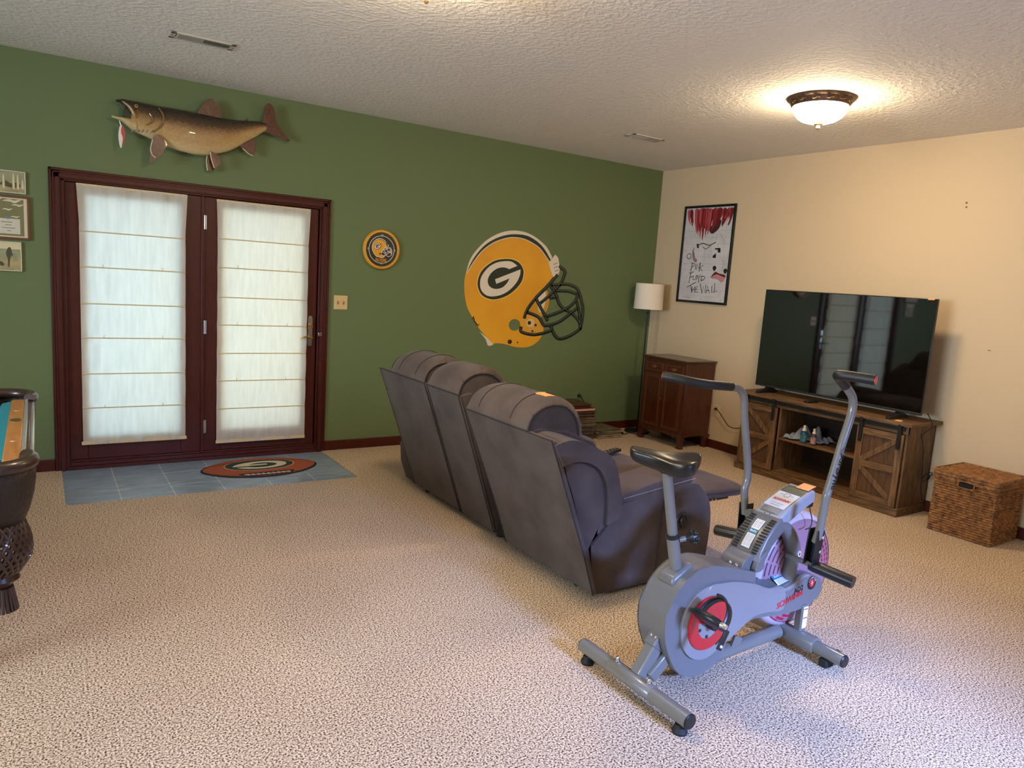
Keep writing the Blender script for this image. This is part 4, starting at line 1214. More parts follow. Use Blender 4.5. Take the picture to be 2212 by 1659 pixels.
white_cap = mat('white_cap', (232, 214, 200), .4)
spray('teal screen cleaner spray bottle with white pump on the open shelf', -.362, -2.262, .112, .026, mat('teal_bottle', (22, 76, 96), .2, coat=.5), mat('teal_sticker', (70, 120, 136), .35, noise=(60, (40, 96, 116), .45, .6)), white_cap)
spray('clear spray bottle with pale sticker beside the teal bottle on shelf', -.352, -2.345, .104, .022, mat('smoky_clear_bottle', (74, 58, 56), .12, coat=.6), mat('pinkish_sticker', (176, 146, 138), .4, noise=(60, (140, 110, 104), .45, .6)), white_cap)
m = MB()
V, F = [], []
n = 30
rnd = random.Random(5)
for i in range(n + 1):
    for j in range(n + 1):
        u, v = i / n, j / n
        x = -.30 + .20 * u - .09 * (v < .42) * (1 - u) * min(1, (.42 - v) * 6)
        y = -2.09 - .29 * v
        e_ = min(u, v, 1 - u, 1 - v)
        z = SZ + .004 + .115 * math.sin(math.pi * u) ** .7 * math.sin(math.pi * min(1, v * 1.05)) ** .6 * (.6 + .4 * math.sin(v * 17 + u * 6)) + .014 * math.sin(u * 21 + v * 9) * (e_ > .03) + .008
        V.append((x + .012 * math.sin(v * 13), y + .012 * math.sin(u * 11), max(z, SZ + .003)))
for i in range(n):
    for j in range(n):
        a = i * (n + 1) + j
        F.append((a, a + 1, a + n + 2, a + n + 1))
m.add(V, F)
o = m.build('cleaning_cloth', mat('grey_blue_cloth', (138, 148, 164), .9), smooth=60)
sd = o.modifiers.new('thickness', 'SOLIDIFY'); sd.thickness = .002
tag(o, 'crumpled grey blue cleaning cloth on the open shelf behind spray bottles', 'cloth')

# ------------------------------------------------------------------ wicker basket
bx0, bx1, by0, by1, bh = -.432, -.022, -3.735, -3.325, .432
t = thing('wicker_basket', 'square woven wicker storage basket with lid beside the television stand', 'basket', ((bx0 + bx1) / 2, (by0 + by1) / 2, 0))
rnd = random.Random(3)


def weave_wall(name, x0, x1, y0, y1, z0, z1, rows, cols, amp, parent):
    """closed woven band: rows of bulging strands going over and under"""
    m = MB()
    rad = .018
    per = []
    pts = [(x0, y0), (x1, y0), (x1, y1), (x0, y1)]
    for k in range(4):
        a, c_ = Vector(pts[k]), Vector(pts[(k + 1) % 4])
        L = (c_ - a).length
        nn = Vector(((c_ - a).y, -(c_ - a).x)).normalized()
        N = cols * 4
        for i in range(N):
            per.append((a.lerp(c_, i / N), nn, i, min(i, N - i) / N))
    rr = []
    sub = 4
    for r in range(rows):
        ph = r % 2
        for q in range(sub):
            f = q / sub
            z = z0 + (z1 - z0) * (r + f) / rows
            ring = []
            bul = math.sin(math.pi * f)
            for p, nn, i, e_ in per:
                wv = math.cos(2 * math.pi * (i / 8 + ph * .5))
                off = amp * (bul * (.75 + .55 * wv) - .2) + rnd.uniform(-.0004, .0004)
                c_ = p + nn * off
                if e_ < .02:
                    c_ = p + nn * off * .5
                ring.append((c_.x, c_.y, z + .0012 * wv))
            rr.append(ring)
    m.rings(rr, caps=True)
    return m.build(name, wicker, parent, smooth=60)


weave_wall('basket_body', bx0 + .01, bx1 - .01, by0 + .01, by1 - .01, 0, bh - .058, 22, 15, .0125, t)
lid = weave_wall('lid', bx0 + .002, bx1 - .002, by0 + .002, by1 - .002, bh - .056, bh - .004, 3, 15, .011, t)
# woven lid top
m = MB()
V, F = [], []
n = 96
for i in range(n + 1):
    for j in range(n + 1):
        u, v = i / n, j / n
        x, y = bx0 + (bx1 - bx0) * u, by0 + (by1 - by0) * v
        z = bh - .006 + .0055 * abs(math.sin(u * 48 * math.pi / 2)) * (.7 + .5 * math.cos(v * 30 * math.pi + (int(u * 24) % 2) * math.pi))
        if min(i, j, n - i, n - j) == 0:
            z = bh - .03
        V.append((x, y, z))
for i in range(n):
    for j in range(n):
        a = i * (n + 1) + j
        F.append((a, a + 1, a + n + 2, a + n + 1))
m.add(V, F)
m.build('lid_weave', wicker, lid, smooth=70)
m = MB()
for r_, z in ((.007, bh - .004), (.006, bh - .054)):
    m.tube([(bx0, by0, z), (bx1, by0, z), (bx1, by1, z), (bx0, by1, z)], r_, 10, closed=True)
m.build('rim_cord', wicker, lid)
yh = -3.545
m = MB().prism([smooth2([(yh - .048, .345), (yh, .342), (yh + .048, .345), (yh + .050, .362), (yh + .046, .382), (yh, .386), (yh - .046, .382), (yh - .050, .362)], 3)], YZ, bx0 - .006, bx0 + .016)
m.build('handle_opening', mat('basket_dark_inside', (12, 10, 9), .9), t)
m = MB().tube([(bx0 - .006, yh - .05, .365), (bx0 - .006, yh - .046, .345), (bx0 - .006, yh, .341), (bx0 - .006, yh + .046, .345), (bx0 - .006, yh + .05, .365), (bx0 - .006, yh + .046, .384), (bx0 - .006, yh, .388), (bx0 - .006, yh - .046, .384)], .005, 8, closed=True)
m.build('handle_binding', wicker, t)

# ------------------------------------------------------------------ records and albums on the floor behind the sofa
sleeve = [mat('sleeve_%s' % n_, c, .7, noise=(14, c2, .4, .65)) for n_, c, c2 in (('tan', (150, 126, 92), (118, 96, 68)), ('olive', (112, 102, 74), (86, 78, 54)), ('brown', (104, 72, 50), (76, 52, 36)), ('cream', (190, 166, 122), (158, 134, 96)), ('plum', (92, 62, 58), (66, 44, 42)))]
rnd = random.Random(21)


def stack(label_of, cx, cy, n, th, s_, group, mats, gap=0.0):
    z = 0.0
    for k in range(n):
        h = th * rnd.uniform(.75, 1.25)
        a = rnd.uniform(-.06, .06)
        dx, dy = rnd.uniform(-.010, .010), rnd.uniform(-.010, .010)
        m = MB()
        hx, hy = s_ / 2, s_ / 2
        ca, sa = math.cos(a), math.sin(a)
        bow = rnd.uniform(0, .0025)
        V = []
        N = 6
        for zz in (0, h):
            for i in range(N + 1):
                for j in range(N + 1):
                    u, v = -hx + 2 * hx * i / N, -hy + 2 * hy * j / N
                    V.append((cx + dx + u * ca - v * sa, cy + dy + u * sa + v * ca, z + zz * (1 - .5 * (abs(i - 3) == 3 or abs(j - 3) == 3) * (zz > 0))))
        F = []
        q = (N + 1) ** 2
        for o_ in (0, q):
            for i in range(N):
                for j in range(N):
                    a_ = o_ + i * (N + 1) + j
                    F.append((a_, a_ + 1, a_ + N + 2, a_ + N + 1))
        ed = [i * (N + 1) for i in range(N + 1)] + [N * (N + 1) + j for j in range(1, N + 1)] + [i * (N + 1) + N for i in range(N - 1, -1, -1)] + [j for j in range(N - 1, 0, -1)]
        for a_, c_ in zip(ed, ed[1:] + ed[:1]):
            F.append((a_, c_, c_ + q, a_ + q))
        m.add(V, F)
        o = m.build('record_sleeve', mats[rnd.randrange(len(mats))], smooth=0)
        tag(o, label_of(k, n), 'record', group)
        z += h + .0004
    return z


def nth(k, n, what):
    if k == 0:
        return 'bottom record sleeve of the ' + what
    if k == n - 1:
        return 'top record sleeve of the ' + what
    return 'worn record sleeve in the ' + what + ', ' + ('%d up from carpet' % (k + 1))


stack(lambda k, n: nth(k, n, 'low record stack on carpet beside cabinet'), -.755, -.215, 11, .0075, .31, 'records in the low stack on the carpet', [sleeve[0], sleeve[3], sleeve[3], sleeve[1], sleeve[2]])
zt = stack(lambda k, n: nth(k, n, 'tall record stack behind sofa'), -1.12, -.215, 30, .0090, .31, 'records in the tall stack behind the sofa', [sleeve[0], sleeve[1], sleeve[1], sleeve[2], sleeve[4]])
t = thing('photo_album', 'thick album with cream page edges on top of tall record stack', 'album', (-1.12, -.21, zt))
B(-1.27, -.965, -.365, -.06, zt, zt + .004).build('cover', mat('album_red', (112, 34, 38), .5), t, bevel=.001)
B(-1.262, -.968, -.360, -.065, zt + .004, zt + .024).build('pages', mat('album_pages', (206, 168, 140), .8), t, smooth=0)
B(-1.27, -.965, -.365, -.06, zt + .024, zt + .028).build('cover', mat('album_red', (112, 34, 38), .5), t, bevel=.001)
zt += .0282
t = thing('wooden_case', 'flat dark brown case lying on top of the tall stack', 'case', (-1.14, -.20, zt))
B(-1.36, -1.0, -.33, -.055, zt, zt + .016).build('base', mat('case_brown', (74, 40, 26), .4, coat=.2), t, bevel=.004)
MB().rings([[(-1.365, -.335, zt + .017), (-.995, -.335, zt + .017), (-.995, -.05, zt + .017), (-1.365, -.05, zt + .017)], [(-1.365, -.335, zt + .030), (-.995, -.335, zt + .030), (-.995, -.05, zt + .034), (-1.365, -.05, zt + .034)], [(-1.34, -.31, zt + .040), (-1.02, -.31, zt + .040), (-1.02, -.075, zt + .046), (-1.34, -.075, zt + .046)]]).build('lid', mat('case_brown', (74, 40, 26)), t, bevel=.003)
t = thing('cord_coil', 'black cord loops lying on carpet between records and cabinet', 'cord', (-.5, -.22, 0))
MB().tube([(-.59, -.20, .007), (-.54, -.23, .007), (-.49, -.255, .007), (-.455, -.24, .008), (-.47, -.205, .008), (-.53, -.20, .014), (-.56, -.24, .014), (-.50, -.285, .007), (-.44, -.28, .007), (-.40, -.255, .007)], .0045, 8, smooth=6).build('cord', black, t)

# ------------------------------------------------------------------ football door mat
G_STD = []
gc = Vector((-1.932, 1.507))
ca, sa = math.cos(math.radians(-21.4)), math.sin(math.radians(-21.4))


def g_rot(p):
    a, c_ = p[0] - gc.x, p[1] - gc.y
    return (a * ca - c_ * sa, a * sa + c_ * ca)


go = [g_rot(p) for p in H_GO]
hx_, hz_ = (max(p[0] for p in go) - min(p[0] for p in go)) / 2, (max(p[1] for p in go) - min(p[1] for p in go)) / 2
G_STD = [(g_rot(p)[0] / hx_, g_rot(p)[1] / hz_) for p in gw]
TZF = -.006
t = thing('door_mat', 'football shaped door mat with oval G logo on slate tiles', 'door mat', (-4.167, -.345, TZF))
mx0, my0 = -4.167, -.345


def lens(sx, sy):
    o = []
    for i in range(48):
        a = 2 * math.pi * i / 48
        c_, s_ = math.cos(a), math.sin(a)
        o.append((mx0 + sx * c_, my0 + sy * s_ * (1 - .22 * abs(c_) ** 3)))
    return o


MB().prism([lens(.420, .258)], XY, TZF, TZF + .007).build('rubber_border', rubber, t, bevel=.002)
mr = mat('mat_rust_pile', (150, 70, 38), .95, bump=(300, .3, .003))
pile = MB().prism([lens(.406, .244)], XY, TZF + .007, TZF + .010).build('pile', mr, t, smooth=0)
cxm, cym = -4.163, -.298
MB().prism([circle(cxm, cym, .256, .148, 48)], XY, TZF + .010, TZF + .0106).build('logo_rim', mat('mat_gold', (196, 158, 96), .95), pile, smooth=0)
MB().prism([circle(cxm, cym, .248, .141, 48)], XY, TZF + .010, TZF + .0112).build('logo_oval', mat('mat_green', (34, 46, 40), .95), pile, smooth=0)
MB().prism([[(cxm - a * .224, cym - c_ * .121) for a, c_ in G_STD]], XY, TZF + .010, TZF + .0118).build('logo_letter', mat('mat_cream', (198, 186, 152), .95), pile, smooth=0)
for s_ in (1, -1):
    ln = [(mx0 + .40 * math.cos(a), my0 + .165 * s_ * math.sin(a) ** .8 + .0) for a in [math.pi * i / 16 for i in range(1, 16)]]
    if s_ == 1:
        MB().ribbon(ln, .008, XY, TZF + .010, TZF + .0106).build('seam_line', rubber, pile, smooth=0)
MB().prism([smooth2([(-4.36, -.52), (-4.33, -.505), (-4.0, -.50), (-3.97, -.515), (-4.0, -.565), (-4.16, -.585), (-4.32, -.57)], 3)], XY, TZF + .010, TZF + .0106).build('lace_patch', mat('mat_brown', (44, 26, 22), .95), pile, smooth=0)
m = MB().ribbon([(-4.33, -.541), (-4.165, -.553), (-4.0, -.541)], .014, XY, TZF + .010, TZF + .0118)
for k in range(9):
    xx = -4.31 + .036 * k
    m.box(xx, xx + .013, -.566 + .006 * abs(k - 4) / 4, -.532 + .004 * abs(k - 4) / 4, TZF + .010, TZF + .0118)
m.build('laces', mat('mat_lace', (214, 196, 180), .95), pile, smooth=0)

# ------------------------------------------------------------------ pool table (its right end shows)
t = thing('pool_table', 'pool table with teal felt, wood rails and dark leather corner pockets', 'pool table', (-6.85, -2.32, 0))
PZ = .812
px1, py0, py1, px0 = -5.578, -3.07, -1.57, -8.1
felt = mat('teal_felt', (14, 118, 128), .9, bump=(400, .2, .001))
rail_m = mat('maple_rail', (196, 128, 62), .3, noise=(7, (172, 106, 46), .35, .7), stretch=(8, 1, 8), coat=.3)
trim_w = mat('polished_trim', (212, 212, 208), .25, .7)
B(px0 + .12, px1 - .10, py0 + .12, py1 - .12, PZ - .06, PZ - .036).build('bed', felt, t, smooth=0)
rl = -2.32


def rail(name, x0, x1, y0, y1, m_):
    return B(x0, x1, y0, y1, PZ - .045, PZ).build(name, m_, t, bevel=.004)


r1 = rail('rail', px1 - .072, px1 - .020, -2.895, -1.745, rail_m)
for y in (-2.615, -2.32, -2.025):
    if y != -2.32:
        m = MB().prism([[(px1 - .056, y), (px1 - .047, y + .005), (px1 - .038, y), (px1 - .047, y - .005)]], XY, PZ, PZ + .0006)
        m.build('sight', mat('pearl_sight', (236, 228, 210), .2), r1, smooth=0)
MB().prism([circle(px1 - .046, -2.225, .020, .036, 28)], XY, PZ, PZ + .0008).build('name_badge', mat('badge_brass', (110, 100, 60), .35, .6), r1, smooth=0)
m = MB()
prof = [(px1 - .072, PZ - .004), (px1 - .105, PZ - .012), (px1 - .110, PZ - .02), (px1 - .085, PZ - .036), (px1 - .072, PZ - .036)]
m.prism([prof], lambda u, v, d: (u, d, v), -2.875, -1.765)
m.build('cushion', felt, t)
B(px1 - .020, px1 - .007, -2.90, -1.74, PZ - .03, PZ + .001).build('trim_strip', trim_w, t, bevel=.002)
B(px1 - .007, px1 + .003, -2.90, -1.74, PZ - .085, PZ - .006).build('apron_band', mahog, t, bevel=.003)
B(px1 + .003, px1 + .016, -2.905, -1.735, PZ - .10, PZ - .010).build('trim_strip', trim_w, t, bevel=.004)
B(px0, px1 - .26, py0 + .06, py0 + .18, PZ - .045, PZ).build('rail', rail_m, t, bevel=.004)
B(px0, px1 - .2, py1 - .12, py1, PZ - .045, PZ).build('rail', rail_m, t, bevel=.004)
B(px0 + .1, px1 - .06, py0 + .14, py1 - .1, .52, PZ - .06).build('cabinet_body', mahog, t, bevel=.01)
leather = mat('dark_leather', (52, 30, 20), .35, coat=.3)
for py, s_ in ((-2.955, -1), (-1.66, 1)):
    cxp, cyp = px1 - .105, py - s_ * .035
    m = MB()
    arc = [(cxp + .115 * math.cos(a), cyp + s_ * .115 * math.sin(a), PZ + .004) for a in [math.radians(-28 + 148 * i / 14) for i in range(15)]]
    m.tube(arc, .024, 12)
    pk = m.build('pocket_iron', leather, t)
    m = MB()
    rr = []
    for z, r in ((PZ + .0, .128), (PZ - .05, .128), (PZ - .10, .122), (PZ - .16, .108), (PZ - .21, .088)):
        rr.append([(cxp + r * math.cos(a), cyp + s_ * r * math.sin(a), z) for a in [math.radians(-25 + 140 * i / 20) for i in range(21)]])
    V = [p for r_ in rr for p in r_]
    n = 21
    F = [(i * n + j, i * n + j + 1, (i + 1) * n + j + 1, (i + 1) * n + j) for i in range(len(rr) - 1) for j in range(n - 1)]
    m.add(V, F)
    o = m.build('pocket_shield', mat('tooled_leather', (38, 26, 18), .5, bump=(90, .8, .006)), t, smooth=60)
    sd = o.modifiers.new('thickness', 'SOLIDIFY'); sd.thickness = .010
    # netted pocket: crossing cords
    for q in range(12):
        for dr_ in (1, -1):
            pts = []
            for k in range(7):
                a = math.radians(-25 + 140 * (q + .5) / 12 + dr_ * k * 9)
                z = PZ - .20 - .030 * k
                r = .088 - .0002 * k + .022 * math.sin(math.pi * min(k, 6) / 6) - .010 * max(0, k - 4)
                pts.append((cxp + r * math.cos(a), cyp + s_ * r * math.sin(a), z))
            MB().tube(pts, .0065, 6).build('net_cord', leather, t)
    m = MB().lathe([(.008, PZ - .375), (.05, PZ - .37), (.056, PZ - .39), (.034, PZ - .41), (.030, PZ - .425), (.008, PZ - .43)], (cxp + .02, cyp + s_ * .02, 0), 'z', 20)
    tk = m.build('tassel_knot', leather, t)
    m = MB()
    for q in range(22):
        a = 2 * math.pi * q / 22
        m.tube([(cxp + .02 + .030 * math.cos(a), cyp + s_ * .02 + .030 * math.sin(a), PZ - .42), (cxp + .02 + .045 * math.cos(a), cyp + s_ * .02 + .045 * math.sin(a), PZ - .50)], [.007, .006], 6)
    m.build('tassel_fringe', leather, t)
for lx in (px0 + .35, px1 - .36):
    for ly in (py0 + .32, py1 - .28):
        m = MB().lathe([(.07, .53), (.075, .50), (.055, .45), (.06, .38), (.075, .30), (.07, .22), (.045, .14), (.05, .08), (.075, .05), (.08, .015), (.06, 0)], (lx, ly, 0), 'z', 28)
        m.build('leg', mahog, t)

# ------------------------------------------------------------------ reclining sofa, seen from behind
sofa = thing('reclining_sofa', 'brown grey suede reclining sofa facing the television with raised footrest', 'sofa', (-2.95, -2.23, 0))


def xsec(prof, ys, scale, pivot, name, m_, parent, sub=1, smooth=60):
    m = MB()
    rr = []
    for y, s_ in zip(ys, scale):
        rr.append([(pivot[0] + (a - pivot[0]) * s_, y, pivot[1] + (c_ - pivot[1]) * s_) for a, c_ in prof])
    m.rings(rr)
    return m.build(name, m_, parent, smooth=smooth, sub=sub)


def seam(name, path, parent, r=.0035, m_=None, sm=4):
    return MB().tube(path, r, 6, smooth=sm).build(name, m_ or seam_m, parent)


def back_unit(name, y0, y1, dx, dz, hy0, hy1, zb, seams, py0=None, py1=None):
    """y0 > y1; headrest between hy0 and hy1; rear panel from py0 to py1"""
    top = (-3.622 + dx, .868 + dz)
    bot = (-3.325, zb)
    prof = [bot, (-3.40 + dx * .3, .25), (-3.51 + dx * .6, .56 + dz * .6), top, (-3.56 + dx, .885 + dz), (-3.40, .86 + dz), (-3.24, .80 + dz), (-3.12, .62), (-3.04, .42), (-3.04, .2), (-3.14, zb + .03)]
    m = MB()
    rr = []
    L = y0 - y1
    for f, ins in ((0, .012), (.04, 0), (.5, -.004), (.96, 0), (1, .012)):
        y = y0 - L * f
        cx, cz = -3.35, .5
        rr.append([(a + (cx - a) * ins * .8, y, c_ + (cz - c_) * ins * .5) for a, c_ in prof])
    m.rings(rr)
    u = m.build(name, suede, sofa, smooth=50, bevel=.010, seg=2)
    py0, py1 = py0 or y0, py1 or y1
    rp = smooth2(prof[:4], 4, False)
    pb = MB().prism([[(a - .004, c_) for a, c_ in rp] + [(a + .022, c_ + .004) for a, c_ in rp[::-1]]], XZ, py1, py0)
    bp_ = pb.build('back_panel', suede, u, smooth=50, bevel=.008, seg=2)
    for y in (py0 - .004, py1 + .004):
        seam('side_piping', [(a - .003, y, c_) for a, c_ in prof[:4]], bp_)
    seam('top_piping', [(top[0] - .004, py0, top[1]), (top[0] - .004, py1, top[1])], bp_, sm=0)
    h = [(-3.622, .864), (-3.622, .905), (-3.592, .962), (-3.53, 1.004), (-3.45, 1.020), (-3.365, 1.006), (-3.295, .955), (-3.255, .88), (-3.245, .80), (-3.30, .77), (-3.46, .80)]
    h = [(a + dx, c_ + dz) for a, c_ in h]
    Lh = hy0 - hy1
    ys, sc = [], []
    marks = sorted(set([0, .012, .04, .09, .2, .35, .5, .65, .8, .91, .96, .988, 1]))
    for f in marks:
        e_ = min(f, 1 - f) * Lh
        s_ = 1 - .20 * max(0, 1 - e_ / .09) ** 2.2 + .012 * math.sin(f * 9)
        ys.append(hy0 - Lh * f)
        sc.append(s_)
    hd = xsec(smooth2(h, 3), ys, sc, (-3.585 + dx, .85 + dz), 'headrest', suede, u, sub=1)
    for f in seams:
        y = hy0 - Lh * f
        pts = [(pivot_x + (a - pivot_x) * 1.004, y, (.85 + dz) + (c_ - .85 - dz) * 1.006) for pivot_x in (-3.585 + dx,) for a, c_ in h[:8]]
        seam('stitched_seam', pts, hd, r=.0028)
    for y, f in ((hy0, 0), (hy1, 1)):
        pts = [((-3.585 + dx) + (a + 3.585 - dx) * .80, y + (.001 if f == 0 else -.001), (.85 + dz) + (c_ - .85 - dz) * .80) for a, c_ in h[:9]]
        seam('end_piping', pts, hd, r=.004)
    # gathered pleats at the rounded ends
    rn = random.Random(int(abs(y1) * 100))
    m = MB()
    for k in range(9):
        i = 2 + k * .62
        a0 = h[int(i)]; a1 = h[min(int(i) + 1, 10)]
        t_ = i - int(i)
        px, pz = a0[0] + (a1[0] - a0[0]) * t_, a0[1] + (a1[1] - a0[1]) * t_
        for s_, yy in ((1, hy1),):
            l_ = rn.uniform(.03, .07)
            P = []
            for q in range(4):
                d = l_ * q / 3 + .004
                sc_ = (1 - .20 * max(0, 1 - d / .09) ** 2.2) + .004
                P.append(((-3.585 + dx) + (px + 3.585 - dx) * sc_ + rn.uniform(-.003, .003), yy + d, (.85 + dz) + (pz - .85 - dz) * sc_))
            m.tube(P, [.0045, .005, .004, .001], 6)
    m.build('pleats', suede, hd)
    return u


back_unit('back_section', -1.42, -1.915, 0, 0, -1.42, -1.905, .04, (.26, .74), -1.245, -1.915)
back_unit('back_section', -1.938, -2.322, .006, -.004, -1.942, -2.318, .04, ())
back_unit('back_section', -2.452, -3.04, -.02, -.052, -2.458, -3.035, .03, (.22, .74), -2.452, -3.238)

WING_O = [(-3.632, .800), (-3.56, .818), (-3.48, .808), (-3.38, .768), (-3.275, .705), (-3.222, .57), (-3.20, .456), (-3.225, .405), (-3.256, .395)]
WING_I = [(-3.575, .70), (-3.50, .715), (-3.42, .70), (-3.345, .655), (-3.30, .57), (-3.285, .47), (-3.283, .385)]


def wing(y_out, y_in, dz, sgn, dx=0.0):
    m = MB()
    poly = smooth2(WING_O, 3, False) + smooth2(WING_I, 3, False)[::-1]
    m.prism([[(a + dx, c_ + dz) for a, c_ in poly]], XZ, y_out, y_in)
    w = m.build('wing_bolster', suede, sofa, smooth=60, bevel=.020, seg=4)
    poly = [(-3.612, .79), (-3.57, .74)] + smooth2(WING_I, 2, False) + [(-3.256, .395), (-3.36, .29), (-3.325, .06), (-3.30, .06), (-3.38, .25), (-3.49, .54)][:3] + [(-3.335, .05), (-3.385, .25), (-3.49, .54)]
    MB().prism([[(a + dx, c_ + dz) for a, c_ in poly]], XZ, y_out + sgn * .022, y_in).build('wing_panel', suede, w, smooth=40, bevel=.004)
    seam('wing_piping', [(a - .003, y_out + sgn * .020, c_ - .004 + dz) for a, c_ in WING_I], w, r=.007)
    seam('wing_lower_piping', [(-3.254, y_out + sgn * .020, .395 + dz), (-3.30, y_out + sgn * .020, .345 + dz), (-3.356, y_out + sgn * .020, .295 + dz)], w, r=.006)
    return w


wing(-3.246, -3.03, -.004, 1)
wing(-1.24, -1.43, .03, -1, .05)
ARM = [(-3.29, .02), (-3.34, .16), (-3.35, .29), (-3.25, .395), (-3.19, .455), (-2.92, .505), (-2.68, .520), (-2.60, .475), (-2.54, .40), (-2.517, .30), (-2.52, .18), (-2.532, .02)]


def arm(y_out, y_in, handle):
    m = MB().prism([ARM[:4] + smooth2(ARM[4:11], 3, False) + ARM[11:]], XZ, y_out, y_in)
    a = m.build('arm', suede, sofa, smooth=50, bevel=.014, seg=3)
    s_ = -1 if y_out < y_in else 1
    prof = smooth2([(-3.19, .45), (-3.185, .50), (-3.12, .525), (-2.98, .552), (-2.82, .575), (-2.72, .582), (-2.675, .565), (-2.668, .53), (-2.70, .512), (-2.92, .50)], 2)
    L = y_in - y_out
    ys = [y_out + L * f for f in (0, .06, .2, .5, .8, .94, 1)]
    pad = xsec(prof, ys, [.93, .985, 1, 1.01, 1, .985, .93], (-2.93, .52), 'arm_pad', suede, a, sub=1)
    m = MB()
    n = 46
    for k in range(n):
        f0, f1 = (k + .2) / n, (k + .72) / n
        x0, x1 = -3.17 + .50 * f0, -3.17 + .50 * f1
        zz = lambda x: .492 + (x + 3.17) * .110
        m.tube([(x0, y_out + s_ * .0035, zz(x0)), (x1, y_out + s_ * .0035, zz(x1))], .0017, 5)
    st = m.build('stitching', stitch_m, pad)
    st['kind'] = 'stuff'
    if handle:
        cx, cz = -2.742, .322
        m = MB().lathe([(.030, .004), (.034, -.004), (.044, -.006), (.048, 0), (.044, .004)], (0, 0, 0), 'y', 32)
        m.v = [(cx + x * .92, y_out - .001 + y, cz + z * 1.05) for x, y, z in m.v]
        r = m.build('recliner_pull_ring', mat('pull_black', (26, 24, 26), .4), a)
        m = MB().prism([circle(cx, cz, .030, .034, 28)], XZ, y_out - .0015, y_out + .004)
        m.build('pull_cup', mat('pull_cup', (44, 36, 42), .6), a)
        MB().tube([(cx + .006, y_out - .004, cz + .030), (cx - .008, y_out - .006, cz + .012), (cx - .010, y_out - .006, cz - .012), (cx + .004, y_out - .004, cz - .030)], .006, 8, smooth=3).build('pull_lever', black, a)
    return a


arm(-3.215, -2.985, True)
arm(-1.02, -1.25, False)
seam('side_seam', [(-2.885, -3.217, .495), (-2.90, -3.217, .3), (-2.905, -3.217, .03)], sofa, r=.002)


def cushion(name, x0, x1, y0, y1, z0, z1, parent, puff=.02, tilt=0):
    m = MB()
    n = 10
    rr = []
    for i in range(n + 1):
        f = i / n
        e_ = min(f, 1 - f)
        s_ = 1 - .10 * max(0, 1 - e_ / .1) ** 2
        x = x0 + (x1 - x0) * f
        dz = tilt * f
        ym, hw_, zm, hz = (y0 + y1) / 2, (y1 - y0) / 2 * (1 - .03 * (1 - min(1, e_ / .08))), (z0 + z1) / 2, (z1 - z0) / 2 * s_
        ring = []
        for k in range(24):
            a = 2 * math.pi * k / 24
            c_, q = math.cos(a), math.sin(a)
            px = math.copysign(abs(c_) ** .35, c_)
            pz = math.copysign(abs(q) ** .5, q)
            ring.append((x, ym + hw_ * px, zm + dz + hz * pz + (puff * (1 - px * px) * math.sin(math.pi * f) if q > 0 else 0)))
        rr.append(ring)
    m.rings(rr)
    return m.build(name, suede, parent, smooth=60, sub=1)


for y0, y1 in ((-2.985, -2.45), (-1.915, -1.25)):
    cushion('seat_cushion', -3.14, -2.54, y0, y1, .33, .515, sofa)
cushion('seat_cushion', -3.14, -2.56, -2.325, -1.935, .33, .55, sofa)
B(-3.25, -2.58, -2.46, -2.31, .08, .40).build('side_rail', suede, sofa, bevel=.01)
B(-3.20, -2.56, -3.0, -1.24, .09, .36).build('seat_base', suede, sofa, bevel=.01)
fr = cushion('footrest', -2.53, -2.085, -3.095, -2.485, .352, .432, sofa, puff=.012, tilt=-.012)
seam('footrest_seam', [(-2.46, -3.102, .397), (-2.30, -3.104, .392), (-2.12, -3.098, .385)], fr, r=.003)
cushion('lap_flap', -2.66, -2.48, -3.0, -2.49, .40, .49, sofa, puff=.01, tilt=-.03)
m = MB()
for y in (-3.04, -2.56):
    m.bar((-2.60, y, .27), (-2.38, y, .345), .012, .035).bar((-2.56, y, .35), (-2.34, y, .33), .012, .028)
    m.box(-2.44, -2.20, y - .02, y + .02, .335, .352)
mech = m.build('footrest_mechanism', black, sofa, bevel=.002)
m = MB()
for k in range(4):
    m.cyl((-2.40 + .03 * k, -3.063, .343), (-2.40 + .03 * k, -3.056, .343), .005, n=10)
m.build('rivets', steel, mech)
m = B(-3.30, -3.26, -3.10, -1.30, .022, .062).box(-2.64, -2.60, -3.15, -1.10, .022, .062).box(-3.28, -2.62, -3.02, -2.98, .03, .06).box(-3.28, -2.62, -1.30, -1.26, .03, .06)
m.build('base_frame', black, sofa, bevel=.002)
for x in (-3.27, -2.62):
    for y in (-3.05, -2.3, -1.35):
        MB().lathe([(.002, 0), (.022, 0), (.02, .024), (.002, .024)], (x, y, 0), 'z', 16).build('foot', black, sofa)
B(-3.305, -3.275, -2.46, -2.33, .05, .40).build('painted_gap_shade', mat('painted_gap_shade', (22, 20, 20), .9), sofa, smooth=0)  # dark sheets painting the shade in the gaps between back sections
B(-3.30, -3.27, -1.942, -1.912, .08, .5).build('painted_gap_shade', mat('painted_gap_shade', (22, 20, 20)), sofa, smooth=0)
t = thing('remote_control', 'small black remote control lying on the sofa seat', 'remote control', (-2.62, -2.62, .52))
m = MB().bar((-2.81, -2.64, .548), (-2.64, -2.57, .546), .045, .018)
m.build('body', black, t, bevel=.005)
m = MB()
for k in range(4):
    m.cyl((-2.79 + .035 * k, -2.632 + .0145 * k, .5565), (-2.79 + .035 * k, -2.632 + .0145 * k, .5585), .005, n=8)
m.build('buttons', mat('button_grey', (150, 150, 150), .4), t)
dg = bpy.context.evaluated_depsgraph_get()
dg.update()
V, F = [], []
